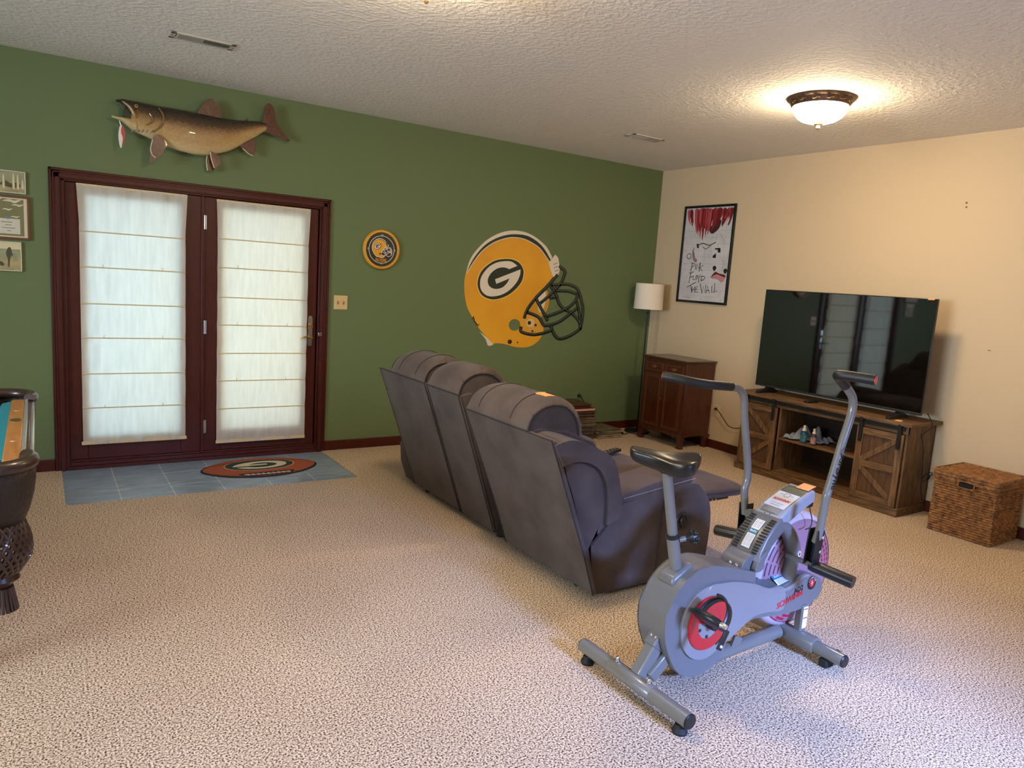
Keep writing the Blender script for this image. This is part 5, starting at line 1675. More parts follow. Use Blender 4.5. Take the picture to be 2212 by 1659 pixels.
for lift in (.0022, .0010):
    for i in range(7):
        for j in range(7):
            u, v = i / 6, j / 6
            x, y = -3.505 + .058 * u + .008 * v, -2.885 - .076 * v
            ok, loc, nor, ix, ob, mx_ = S.ray_cast(dg, (x, y, 1.3), (0, 0, -1))
            V.append(tuple(loc + nor * lift))
for o_ in (0, 49):
    for i in range(6):
        for j in range(6):
            a = o_ + i * 7 + j
            F.append((a, a + 1, a + 8, a + 7))
tag(MB().add(V, F).build('sticky_note', orange_paper, smooth=60), 'orange note on top of the near sofa headrest', 'sticky note', 'orange sticky notes')

# ------------------------------------------------------------------ air-resistance exercise bike
YB = -3.92
bike = thing('exercise_bike', 'grey air resistance exercise bike with black saddle and moving handlebars', 'exercise bike', (-3.25, YB, 0))
gp, gl = grey_paint, grey_plastic
# rear stabiliser
m = MB().cyl((-3.708, -4.212, .060), (-3.708, -3.636, .060), .0285, n=28)
rs = m.build('rear_stabiliser', gp, bike)
m = MB()
rr = []
for y, w in ((-4.035, .90), (-4.03, 1), (-3.815, 1), (-3.81, .9)):
    rr.append([(-3.708 + .0325 * w * math.sin(math.radians(a)), y, .060 + .0325 * w * math.cos(math.radians(a))) for a in range(-95, 96, 10)])
m.rings(rr)
m.build('saddle_bracket', gp, rs, smooth=40)
for y in (-4.01, -3.838):
    m = MB().lathe([(.002, .092), (.011, .092), (.011, .097), (.008, .097), (.008, .104), (.005, .110), (.002, .111)], (-3.708, y, 0), 'z', 16)
    m.build('bolt', steel, rs)
for y, e_ in ((-4.212, -1), (-3.636, 1)):
    MB().lathe([(.002, 0), (.0275, 0), (.0285, e_ * .003), (.025, e_ * .007), (.002, e_ * .008)], (-3.708, y, .060), 'y', 28).build('end_cap', black, rs)
    yy = y - e_ * .035
    MB().lathe([(.002, 0), (.026, 0), (.028, .008), (.022, .020), (.018, .034), (.002, .034)], (-3.712, yy, 0), 'z', 24).build('levelling_foot', rubber, rs)
# rear strut (square tube) and second lower strut
sd = MB().bar((-3.690, -3.935, .080), (-3.585, -3.935, .235), .056, .046, (0, 1, 0)).build('rear_strut', gp, bike, bevel=.006, seg=3)
MB().bar((-3.655, -3.955, .075), (-3.55, -3.955, .16), .050, .040, (0, 1, 0)).build('lower_strut', gp, bike, bevel=.006, seg=3)
m = MB().bar((-3.625, -3.935, .178), (-3.588, -3.935, .232), .064, .055, (0, 1, 0))
cl_ = m.build('strut_collar', gl, sd, bevel=.006, seg=3)
for y in (-3.947, -3.925):
    MB().lathe([(.0015, .0), (.0075, .0), (.007, .004), (.0015, .005)], (0, 0, 0), 'z', 14)
    MB().sphere((-3.628, y, .222), .0075, 12, 8).build('screw', steel, cl_)
# low spine tube to the front
MB().tube([(-3.50, -3.935, .10), (-3.30, -3.935, .060), (-3.12, -3.93, .060), (-2.86, -3.93, .068)], .029, 20, smooth=4).build('spine_tube', gp, bike)
MB().bar((-3.165, -3.945, .07), (-3.145, -3.945, .115), .05, .012, (0, 1, 0)).build('gusset', gp, bike)

# main shroud : rounded casing whose side face stands at y = -3.995
NEAR = [(-3.636,.327),(-3.613,.371),(-3.588,.413),(-3.551,.447),(-3.491,.478),(-3.424,.484),(-3.381,.480),(-3.305,.460),(-3.234,.439),(-3.150,.416),(-3.142,.381),(-3.144,.352),(-3.16,.335),(-3.17,.30),(-3.17,.25),(-3.20,.215),(-3.262,.196),(-3.302,.080),(-3.387,.046),(-3.474,.046),(-3.547,.086),(-3.604,.170),(-3.633,.250)]
DISC = NEAR[:10]
m = MB()
out_p = smooth2(NEAR[:9], 4, False) + NEAR[9:12] + smooth2(NEAR[12:17], 2, False)[1:] + smooth2(NEAR[17:] + [NEAR[0]], 4, False)[:-1]
m.prism([out_p], XZ, -3.995, -3.850)
shroud = m.build('shroud', gl, bike, smooth=38, bevel=.010, seg=3)
# arm of the shroud reaching forward along the near side of the fan
ARMP = [(-3.22,.352),(-3.144,.350),(-3.075,.320),(-2.96,.306),(-2.905,.314),(-2.838,.346),(-2.79,.347),(-2.745,.331),(-2.707,.307),(-2.69,.270),(-2.70,.236),(-2.742,.214),(-2.82,.196),(-2.92,.195),(-3.04,.208),(-3.135,.218),(-3.20,.205),(-3.29,.16),(-3.34,.25)]
m = MB().prism([smooth2(ARMP[:16], 3, False) + ARMP[16:]], XZ, -4.005, -3.955)
armc = m.build('shroud_arm', gl, shroud, smooth=38, bevel=.008, seg=3)
m = MB().prism([smooth2([(a, c_ + .25) for a, c_ in [(-3.12, .085), (-3.06, .062), (-2.96, .050), (-2.90, .058), (-2.84, .086), (-2.80, .088), (-2.80, .10), (-2.845, .10), (-2.90, .076), (-2.96, .066), (-3.06, .078), (-3.12, .10)]], 2)], XZ, -4.008, -3.995)
m.build('painted_edge_highlight', silver_plastic, armc, smooth=50, bevel=.002)  # paler strip painting the highlight on the arm's upper edge
# silver side plate around the crank, running into the arm
PL = [(-3.555, .24), (-3.54, .31), (-3.505, .365), (-3.45, .405), (-3.38, .418), (-3.25, .410), (-3.14, .385), (-3.05, .35)]
CR = (-3.418, .262)
m = MB().prism([circle(CR[0], CR[1], .140, .150, 56)], XZ, -4.006, -3.99)
m.build('bezel', silver_plastic, shroud, smooth=40, bevel=.004)
m = MB().prism([smooth2([(-3.44, .36), (-3.418, .4105), (-3.36, .410), (-3.28, .402), (-3.17, .375), (-3.06, .333), (-2.96, .318), (-2.95, .22), (-3.05, .226), (-3.14, .226), (-3.22, .19), (-3.30, .155), (-3.38, .16), (-3.44, .22)], 3)], XZ, -4.0065, -3.99)
m.build('side_plate', silver_plastic, shroud, smooth=40, bevel=.003)
# top cover step with the seat socket
m = MB().rings([[(-3.585, -3.965, .418), (-3.475, -3.965, .475), (-3.475, -3.875, .475), (-3.585, -3.875, .418)], [(-3.580, -3.96, .450), (-3.488, -3.96, .498), (-3.488, -3.88, .498), (-3.580, -3.88, .450)]])
m.build('seat_socket', gl, shroud, smooth=30, bevel=.010, seg=3)
m = MB().ribbon([(a, c_) for a, c_ in smooth2(NEAR[16:] + NEAR[:8], 3, False)], .003, XZ, -3.852, -3.849)
m.build('casing_seam', mat('seam_shadow', (70, 68, 70), .6), shroud, smooth=0)
MB().bar((-3.50, -3.88, .045), (-3.53, -3.90, .058), .018, .012).build('drain_tab', mat('tab_green', (92, 100, 84), .6), shroud)

# crank
red_m = mat('bike_red', (186, 22, 34), .3, coat=.3)
cr_ = thing('tmp', '', '') if False else None
m = MB().lathe([(.060, -.012), (.104, -.012), (.108, -.008), (.108, .0), (.060, .0), (.060, -.012)], (CR[0], -4.003, CR[1]), 'y', 48, caps=False)
crank = m.build('crank_ring', red_m, bike)
m = MB().lathe([(.002, -.010), (.074, -.010), (.076, -.004), (.002, -.004)], (CR[0], -4.003, CR[1]), 'y', 40)
m.build('crank_disc', silver_plastic, crank)
MB().prism([circle(CR[0], CR[1], .0745, .0745, 30, math.radians(-12), math.radians(168))], XZ, -4.0145, -4.012).build('red_half', red_m, crank, smooth=0)
MB().ribbon(circle(CR[0] + .004, CR[1], .111, .111, 24, math.radians(-62), math.radians(75)), .012, XZ, -4.0095, -4.004).build('painted_recess_shade', black, crank, smooth=0)  # black arc painting the shadow in the recess beside the ring
for a in (200, 262):
    MB().lathe([(.001, -.004), (.007, -.003), (.007, 0)], (CR[0] + .052 * math.cos(math.radians(a)), -4.012, CR[1] + .052 * math.sin(math.radians(a))), 'y', 12).build('screw', mat('dark_steel', (70, 70, 74), .4, .8), crank)
PD = Vector((-3.545, -4.115, .352))
MB().bar((CR[0], -4.028, CR[1]), (PD.x, -4.042, PD.z), .018, .034, (0, 1, 0)).build('crank_arm', black, crank, bevel=.005, seg=3)
MB().lathe([(.002, -.03), (.017, -.028), (.019, 0), (.002, .0)], (CR[0], -4.018, CR[1]), 'y', 20).build('crank_hub', black, crank)
# pedal: body with strap
m = MB()
rr = []
for y, w, h in ((-4.060, .045, .014), (-4.075, .050, .016), (-4.12, .052, .017), (-4.155, .045, .015), (-4.175, .022, .013)):
    c_ = math.cos(math.radians(-38)); s_ = math.sin(math.radians(-38))
    ring = []
    for k in range(20):
        a = 2 * math.pi * k / 20
        u, v = w * math.copysign(abs(math.cos(a)) ** .6, math.cos(a)), h * math.copysign(abs(math.sin(a)) ** .6, math.sin(a))
        ring.append((PD.x + u * c_ - v * s_ + .012, y, PD.z + u * s_ + v * c_ - .006))
    rr.append(ring)
m.rings(rr)
pedal = m.build('pedal', black, bike, smooth=40)
MB().lathe([(.002, -.022), (.009, -.022), (.010, -.004), (.012, 0), (.002, 0)], (PD.x - .003, -4.172, PD.z + .006), 'y', 16).build('spindle_end', steel, pedal)
ang = math.radians(-38)
ax, up_ = Vector((math.cos(ang), 0, math.sin(ang))), Vector((-math.sin(ang), 0, math.cos(ang)))
o0 = Vector((PD.x + .012, -4.115, PD.z - .006))
pts = []
for k in range(15):
    a = math.radians(-10 + 200 * k / 14)
    pts.append(o0 + Vector((0, 1, 0)) * (.058 * math.cos(a)) + up_ * (.004 + .085 * math.sin(a)) + ax * .004)
m = MB()
V, F = [], []
for p in pts:
    for w in (-.019, .019):
        V.append(p + ax * w)
for k in range(len(pts) - 1):
    F.append((2 * k, 2 * k + 1, 2 * k + 3, 2 * k + 2))
m.add(V, F)
st = m.build('toe_strap', black, pedal, smooth=60)
sdm = st.modifiers.new('thickness', 'SOLIDIFY'); sdm.thickness = .003
tailp = o0 + Vector((0, -.055, 0)) + ax * .03
MB().bar(tuple(tailp), tuple(tailp - up_ * .075 + ax * .012), .006, .028, (1, 0, 0)).build('strap_tail', black, pedal, bevel=.002)
MB().sphere(tuple(tailp - up_ * .060 + ax * .010 + Vector((0, -.004, 0))), .006, 10, 6).build('strap_stud', mat('stud_pale', (206, 202, 200), .4), pedal)
# far side pedal and crank
MB().bar((CR[0], -3.83, CR[1]), (-3.33, -3.81, .17), .018, .034, (0, 1, 0)).build('crank_arm', black, bike, bevel=.005)
B(-3.375, -3.285, -3.80, -3.70, .155, .185).build('pedal', black, bike, bevel=.008)

# seat tube, post, clamp, knob, saddle
tb = MB().cyl((-3.525, YB, .452), (-3.566, YB, .603), .0235, n=28).build('seat_tube', gp, bike)
MB().lathe([(.0235, -.003), (.0265, -.003), (.0265, .010), (.0195, .012)], (0, 0, 0), 'z', 28)
d_ = (Vector((-3.566, YB, .603)) - Vector((-3.525, YB, .452))).normalized()
p0 = Vector((-3.566, YB, .603))
MB().tube([tuple(p0 - d_ * .006), tuple(p0 + d_ * .008)], .0275, 28).build('clamp_ring', black, tb)
MB().lathe([(.0005, -.001), (.005, -.001), (.005, .001)], (-3.538, YB - .0225, .565), 'y', 12).build('adjust_hole', mat('hole_black', (8, 8, 8), .9), tb)
kb = MB().tube([(-3.545, -3.935, .588), (-3.520, -3.945, .594)], .010, 14).build('knob_boss', gp, tb)
m = MB().tube([(-3.522, -3.945, .594), (-3.508, -3.951, .597), (-3.500, -3.954, .599), (-3.485, -3.96, .602)], [.010, .012, .022, .021], 16)
for k in range(6):
    a = 2 * math.pi * k / 6
    m.sphere((-3.492 + .002 * math.cos(a), -3.957 + .022 * math.cos(a), .600 + .022 * math.sin(a)), .010, 10, 6)
m.build('clamp_knob', black, tb)
post = MB().cyl((-3.560, YB, .585), (-3.632, YB, .868), .0190, n=24).build('seat_post', gp, bike)
# saddle: loft from wide tail to nose
sad = Vector((-3.615, -3.925, .862))
nd = Vector((-.58, .80, .06)).normalized()
sdv = Vector((nd.y, -nd.x, 0)).normalized()
m = MB()
secs = [(-.100, .070, .050, .034), (-.093, .104, .072, .046), (-.065, .120, .086, .056), (-.025, .108, .084, .048), (.02, .076, .078, .030), (.06, .054, .074, .018), (.10, .046, .070, .014), (.13, .042, .064, .012), (.146, .034, .052, .010), (.155, .016, .030, .008)]
secs = [(a, b_, c_ * .9, d_) for a, b_, c_, d_ in secs]
rr = []
for s_, w, h, dip in secs:
    c_ = sad + nd * s_
    tz = .055 + (.012 if s_ < -.05 else 0) + .10 * max(0, s_ - .05) * .3
    ring = []
    for k in range(32):
        a = 2 * math.pi * k / 32
        ca_, sa_ = math.cos(a), math.sin(a)
        px = math.copysign(abs(ca_) ** .7, ca_) * w
        if sa_ >= 0:
            pz = tz - dip * .55 * (math.cos(math.pi * min(1, abs(px) / (w * .72))) * .5 + .5) * (1 if s_ < .06 else .5) - .012 * abs(ca_) ** 6
        else:
            pz = tz - h * abs(sa_) ** .5 * (.75 + .25 * abs(px) / w)
        ring.append(c_ + sdv * px + Vector((0, 0, pz)))
    rr.append(ring)
m.rings(rr)
saddle = m.build('saddle', mat('saddle_vinyl', (17, 16, 16), .33, bump=(320, .06, .001)), bike, smooth=70, sub=1)
MB().cyl((-3.630, YB, .855), (-3.636, YB, .895), .024, n=20).build('saddle_clamp', black, saddle)

# fan cage
cage_m = mat('frosted_pink_cage', (156, 116, 128), .35, spec=.5)
nt, b = nodes(cage_m)
b.inputs['Alpha'].default_value = 1.0
b.inputs['Subsurface Weight'].default_value = .12
b.inputs['Subsurface Radius'].default_value = (.03, .012, .012)
cage_rim = mat('frosted_white_cage', (200, 184, 190), .35)
FC, FR_ = (-2.79, .335), .262
m = MB().lathe([(.04, -.062), (.10, -.066), (.17, -.060), (.225, -.046), (.252, -.026), (FR_, 0), (.252, .026), (.225, .046), (.17, .060), (.10, .066), (.04, .062)], (FC[0], -3.895, FC[1]), 'y', 64)
cage = m.build('fan_cage', cage_m, bike, smooth=60)
m = MB().lathe([(.235, -.042), (.254, -.028), (FR_ + .003, 0), (.254, .028), (.235, .042)], (FC[0], -3.895, FC[1]), 'y', 64, caps=False)
m.build('cage_rim', cage_rim, cage, smooth=60)
# concentric vent slots: dark slots on the rear part, red blades showing through at the front and below
slot_d = mat('vent_slot_dark', (58, 30, 58), .6)
slot_r = mat('vent_slot_red', (176, 24, 52), .5)


def cage_y(r):
    pf = [(.04, .062), (.10, .066), (.17, .060), (.225, .046), (.252, .026), (.262, 0)]
    return -3.895 - itp(pf, r)


def slot(r, a0, a1, w, m_, nm):
    n = 8
    V, F = [], []
    for i in range(n + 1):
        a = math.radians(a0 + (a1 - a0) * i / n)
        for rr_ in (r - w / 2, r + w / 2):
            V.append((FC[0] + rr_ * math.cos(a), cage_y(rr_) - .0012, FC[1] + rr_ * math.sin(a)))
    for i in range(n):
        F.append((2 * i, 2 * i + 1, 2 * i + 3, 2 * i + 2))
    m = MB().add(V, F)
    return m


md = MB()
for k in range(8):
    r = .225 - .021 * k
    for a0, a1 in ((122 + 1.2 * k, 139), (142, 158), (161, 176 - 1.5 * k), (179 - k, 190)):
        if a1 > a0:
            q = slot(r, a0, a1, .0042, slot_d, '')
            md.add(q.v, q.f)
md.build('vent_slots', slot_d, cage, smooth=0)
mr_ = MB()
for k in range(5):
    r = .232 - .026 * k
    for j in range(12):
        a0 = -12 + 7.2 * j + 2.4 * k
        if a0 < 62:
            q = slot(r, a0, a0 + 5.0, .012, slot_r, '')
            mr_.add(q.v, q.f)
for k, (a0, a1) in enumerate(((232, 246), (240, 254), (248, 262), (258, 270))):
    q = slot(.235 - .018 * (k % 3), a0, a1, .012, slot_r, '')
    q.build('red_blades', slot_r, cage, smooth=0)
mr_.build('red_blades', slot_r, cage, smooth=0)

# console tower on top of the fan: lower cowl and upper console
def tower(name, cl_pts, w0, w1, th, mm, parent, bev=.012):
    """loft along (x, z) centre-line of the top surface"""
    m = MB()
    rr = []
    n = len(cl_pts)
    for i, (x, z, t_) in enumerate(cl_pts):
        a = cl_pts[max(i - 1, 0)]
        c_ = cl_pts[min(i + 1, n - 1)]
        d = Vector((c_[0] - a[0], 0, c_[1] - a[1])).normalized()
        nn = Vector((-d.z, 0, d.x))
        w = w0 + (w1 - w0) * i / (n - 1)
        p = Vector((x, YB, z))
        e_ = Vector((0, 1, 0))
        rr.append([p - e_ * w, p - e_ * w * .9 + nn * .006, p + e_ * w * .9 + nn * .006, p + e_ * w, p + e_ * w * .94 - nn * t_, p - e_ * w * .94 - nn * t_])
    m.rings(rr)
    return m.build(name, mm, parent, smooth=45, bevel=bev, seg=3)


cowl = tower('cowl', [(-3.145, .452, .04), (-3.128, .490, .05), (-3.095, .540, .055), (-3.055, .580, .06), (-3.005, .616, .06)], .080, .070, .07, gl, bike)
console = tower('console', [(-3.015, .612, .055), (-2.97, .642, .055), (-2.90, .672, .052), (-2.835, .698, .050), (-2.795, .706, .045)], .066, .064, .05, mat('console_grey', (150, 150, 154), .35), bike)
# side cheek of the cowl dropping over the fan
for s_ in (-1, 1):
    m = MB().prism([smooth2([(-3.15, .455), (-3.13, .475), (-3.10, .50), (-3.09, .485), (-3.105, .455), (-3.11, .425), (-3.135, .415), (-3.16, .425)], 3)], XZ, YB + s_ * .082, YB + s_ * .060)
    m.build('cowl_cheek', gl, cowl, smooth=45, bevel=.004)
slat_m = mat('vent_black', (14, 14, 15), .6)
cpts = [(-3.138, .472), (-3.118, .508), (-3.09, .546), (-3.055, .580), (-3.02, .606)]
for s_ in (-1, 1):
    m = MB()
    for k in range(13):
        f = .06 + .86 * k / 12
        i = min(int(f * 4), 3)
        q = f * 4 - i
        x = cpts[i][0] + (cpts[i + 1][0] - cpts[i][0]) * q
        z = cpts[i][1] + (cpts[i + 1][1] - cpts[i][1]) * q
        d = Vector((cpts[i + 1][0] - cpts[i][0], 0, cpts[i + 1][1] - cpts[i][1])).normalized()
        nn = Vector((-d.z, 0, d.x))
        hw_ = .016 - .004 * abs(k - 6) / 6
        c_ = Vector((x, YB + s_ * .050, z)) + nn * .0085
        m.bar(c_ - Vector((0, hw_, 0)), c_ + Vector((0, hw_, 0)), .0065, .003, tuple(nn))
    m.build('vent_slats', slat_m, cowl, smooth=0)


def on_cowl(u, v, lift=.0085):
    """u across (towards the near side), v along the slope measured from the foot"""
    f = max(0, min(.999, v)) * 4
    i = int(f)
    q = f - i
    x = cpts[i][0] + (cpts[i + 1][0] - cpts[i][0]) * q
    z = cpts[i][1] + (cpts[i + 1][1] - cpts[i][1]) * q
    d = Vector((cpts[i + 1][0] - cpts[i][0], 0, cpts[i + 1][1] - cpts[i][1])).normalized()
    nn = Vector((-d.z, 0, d.x))
    return Vector((x, YB - u, z)) + nn * lift


def decal_quad(name, f, u0, u1, v0, v1, m_, parent, n=6, lift=.0085):
    m = MB()
    V, F = [], []
    for i in range(n + 1):
        for u in (u0, u1):
            V.append(f(u, v0 + (v1 - v0) * i / n, lift))
    for i in range(n):
        F.append((2 * i, 2 * i + 1, 2 * i + 3, 2 * i + 2))
    return m.add(V, F).build(name, m_, parent, smooth=0)


txt_grey = mat('fine_print', (140, 138, 142), .6)
teal_l = mat('teal_label', (44, 120, 138), .4)
lb = decal_quad('warning_label', on_cowl, -.020, .020, .12, .46, paper, cowl)
lb2 = decal_quad('warning_label', on_cowl, -.020, .020, .58, .84, paper, cowl)
lb3 = decal_quad('teal_label', on_cowl, -.020, .020, .46, .58, teal_l, cowl)
for base, v0, v1, nl in ((lb, .16, .42, 9), (lb2, .62, .81, 7)):
    m = MB()
    for k in range(nl):
        v = v0 + (v1 - v0) * k / (nl - 1)
        for u0, u1 in ((-.016, -.002), (.001, .016)):
            m.add([on_cowl(u0, v, .0090), on_cowl(u1, v, .0090), on_cowl(u1, v + .010, .0090), on_cowl(u0, v + .010, .0090)], [(0, 1, 2, 3)])
    m.build('fine_print', txt_grey, base, smooth=0)
m = MB()
cv = Vector((0, 0, 0))
add_text(m, 'BioFit', .013, lambda u, v: tuple(on_cowl(u, .52 + v * 4.4, .0090)), bold=.0003)
m.build('label_lettering', paper, lb3, smooth=0)

ctop = [(-3.015, .612), (-2.97, .642), (-2.90, .672), (-2.835, .698), (-2.795, .706)]


def on_con(u, v, lift=.0072):
    f = max(0, min(.999, v)) * 4
    i = int(f)
    q = f - i
    x = ctop[i][0] + (ctop[i + 1][0] - ctop[i][0]) * q
    z = ctop[i][1] + (ctop[i + 1][1] - ctop[i][1]) * q
    d = Vector((ctop[i + 1][0] - ctop[i][0], 0, ctop[i + 1][1] - ctop[i][1])).normalized()
    nn = Vector((-d.z, 0, d.x))
    return Vector((x, YB - u, z)) + nn * lift


pl = decal_quad('control_plate', on_con, -.050, .050, .22, .60, mat('control_plate_pale', (206, 206, 212), .35), console)
sc_ = decal_quad('display', on_con, -.045, .045, .61, .86, mat('lcd_display', (74, 82, 66), .15, coat=.5), console, lift=.0076)
decal_quad('display_border', on_con, -.053, .053, .595, .88, mat('display_border', (44, 48, 54), .3), console, lift=.0072)
m = MB()
add_text(m, 'SCHWINN', .0165, lambda u, v: tuple(on_con(u, .40 + v * 3.9, .0096)), bold=.0008, shear=.15)
m.build('lettering', mat('red_lettering', (198, 32, 44), .4), pl, smooth=0)
m = MB()
for k, w in enumerate((.030, .024)):
    v = .305 - .045 * k
    m.add([on_con(-w, v, .0094), on_con(w, v, .0094), on_con(w, v + .010, .0094), on_con(-w, v + .010, .0094)], [(0, 1, 2, 3)])
for u0, u1 in ((-.034, -.018), (.018, .034)):
    m.add([on_con(u0, .53, .0094), on_con(u1, .53, .0094), on_con(u1, .542, .0094), on_con(u0, .542, .0094)], [(0, 1, 2, 3)])
m.build('small_print', txt_grey, pl, smooth=0)
m = MB().tube([tuple(on_con(a, c_, .0085)) for a, c_ in ((-.012, .50), (-.008, .488), (.008, .488), (.012, .50), (.012, .565), (.008, .577), (-.008, .577), (-.012, .565))], .0009, 6, closed=True)
m.build('button_ring', black, pl)
# grip notch below the plate
m = MB().rings([[on_con(-.045, .05, .006), on_con(.045, .05, .006), on_con(.045, .21, .006), on_con(-.045, .21, .006)], [on_con(-.030, .06, .016), on_con(.030, .06, .016), on_con(.024, .19, .013), on_con(-.024, .19, .013)]])
m.build('thumb_rest', mat('console_taupe', (128, 124, 120), .4), console, bevel=.003)
m = MB()
for u in (-.012, .012):
    m.sphere(tuple(on_con(u, .02, .0065)), .0028, 8, 6)
m.build('screws', mat('dark_steel', (70, 70, 74)), console)
B(-2.82, -2.775, YB - .05, YB + .05, .632, .662).build('console_underside', black, console, bevel=.006)
MB().tube([(-2.80, YB - .045, .652), (-2.795, YB - .05, .62), (-2.78, YB - .054, .58), (-2.79, YB - .058, .55), (-2.83, YB - .062, .545)], .0022, 8, smooth=5).build('sensor_wire', black, console)
sticky('orange note lying across the top of the exercise bike console display', [tuple(on_con(.052, .80, .011)), tuple(on_con(-.008, .80, .011)), tuple(on_con(-.012, .999, .012) + Vector((.030, 0, .008))), tuple(on_con(.046, .999, .012) + Vector((.030, 0, .008)))])

# mast foot behind the cowl with two screws
m = MB().prism([smooth2([(-3.215, .40), (-3.21, .445), (-3.185, .47), (-3.14, .48), (-3.10, .47), (-3.09, .40)], 2)], XZ, YB - .055, YB + .055)
mf = m.build('mast_foot', gl, bike, smooth=40, bevel=.006)
for y in (YB - .028, YB + .002):
    MB().sphere((-3.213, y, .437), .0085, 12, 8).build('screw', steel, mf)
# grey bands crossing the fan on both sides (fork covers)
for s_, y0 in ((-1, -3.968), (1, -3.822)):
    m = MB()
    path = [(-3.01, .588), (-2.965, .572), (-2.925, .535), (-2.895, .485), (-2.885, .43), (-2.895, .36), (-2.905, .30)]
    m.tube([(a, y0 + s_ * .002, c_) for a, c_ in path], [.018, .026, .031, .034, .034, .031, .028], 14, smooth=4, flat=1.0)
    o = m.build('fork_cover', gl, bike, smooth=60)
    if s_ < 0:
        mm = MB().prism([circle(-2.884, .452, .013, .015, 24)], XZ, y0 - .0372, y0 - .034)
        mm.build('warning_disc', paper, o, smooth=0)
        MB().ribbon(circle(-2.884, .452, .0115, .0135, 24), .0022, XZ, y0 - .0378, y0 - .0368, True).build('warning_ring', red_m, o, smooth=0)
        MB().prism([smooth2([(-2.889, .445), (-2.886, .459), (-2.880, .458), (-2.880, .447)], 2)], XZ, y0 - .0378, y0 - .0368).build('warning_hand', black, o, smooth=0)
# front fork legs and front stabiliser
for y in (-3.995, -3.845):
    fk = MB().bar((-2.803, y, .075), (-2.802, y, .212 if y < -3.95 else .33), .034, .038, (1, 0, 0)).build('fork_leg', gp, bike, bevel=.006, seg=3)
    if y < -3.95:
        l0 = B(-2.817, -2.787, y - .0205, y - .0185, .108, .205).build('warning_label', paper, fk, smooth=0)
        B(-2.815, -2.789, y - .0210, y - .0205, .192, .197).build('red_line', mat('dull_red', (150, 70, 80), .5), l0, smooth=0)
        B(-2.815, -2.789, y - .0210, y - .0205, .152, .157).build('red_line', mat('dull_red', (150, 70, 80)), l0, smooth=0)
m = MB()
rr = []
for y in (-4.088, -4.084, -3.756, -3.752):
    s_ = .96 if y in (-4.088, -3.752) else 1
    rr.append([(-2.812 + .036 * s_ * math.copysign(abs(math.cos(2 * math.pi * k / 28)) ** .75, math.cos(2 * math.pi * k / 28)), y, .062 + .034 * s_ * math.copysign(abs(math.sin(2 * math.pi * k / 28)) ** .75, math.sin(2 * math.pi * k / 28))) for k in range(28)])
m.rings(rr)
fs = m.build('front_stabiliser', gp, bike, smooth=50)
for e_ in (-1, 1):
    ye = YB + e_ * .297
    yi = YB + e_ * .160
    MB().cyl((-2.812, yi, .060), (-2.812, ye, .058), .0275, n=28).build('stabiliser_tube', gp, fs)
    MB().lathe([(.002, 0), (.0265, 0), (.0275, e_ * .003), (.024, e_ * .007), (.002, e_ * .008)], (-2.812, ye, .058), 'y', 28).build('end_cap', black, fs)
    yw = YB + e_ * .232
    MB().lathe([(.002, -.010), (.028, -.010), (.031, -.006), (.031, .006), (.028, .010), (.002, .010)], (-2.762, yw, .0325), 'y', 28).build('transport_wheel', rubber, fs)
    MB().bar((-2.80, yw + e_ * .016, .055), (-2.755, yw + e_ * .016, .040), .006, .034, (0, 1, 0)).build('wheel_bracket', gp, fs, bevel=.002)
    B(-2.84, -2.785, ye - e_ * .075 - .02, ye - e_ * .075 + .02, 0, .036).build('floor_pad', rubber, fs, bevel=.006)

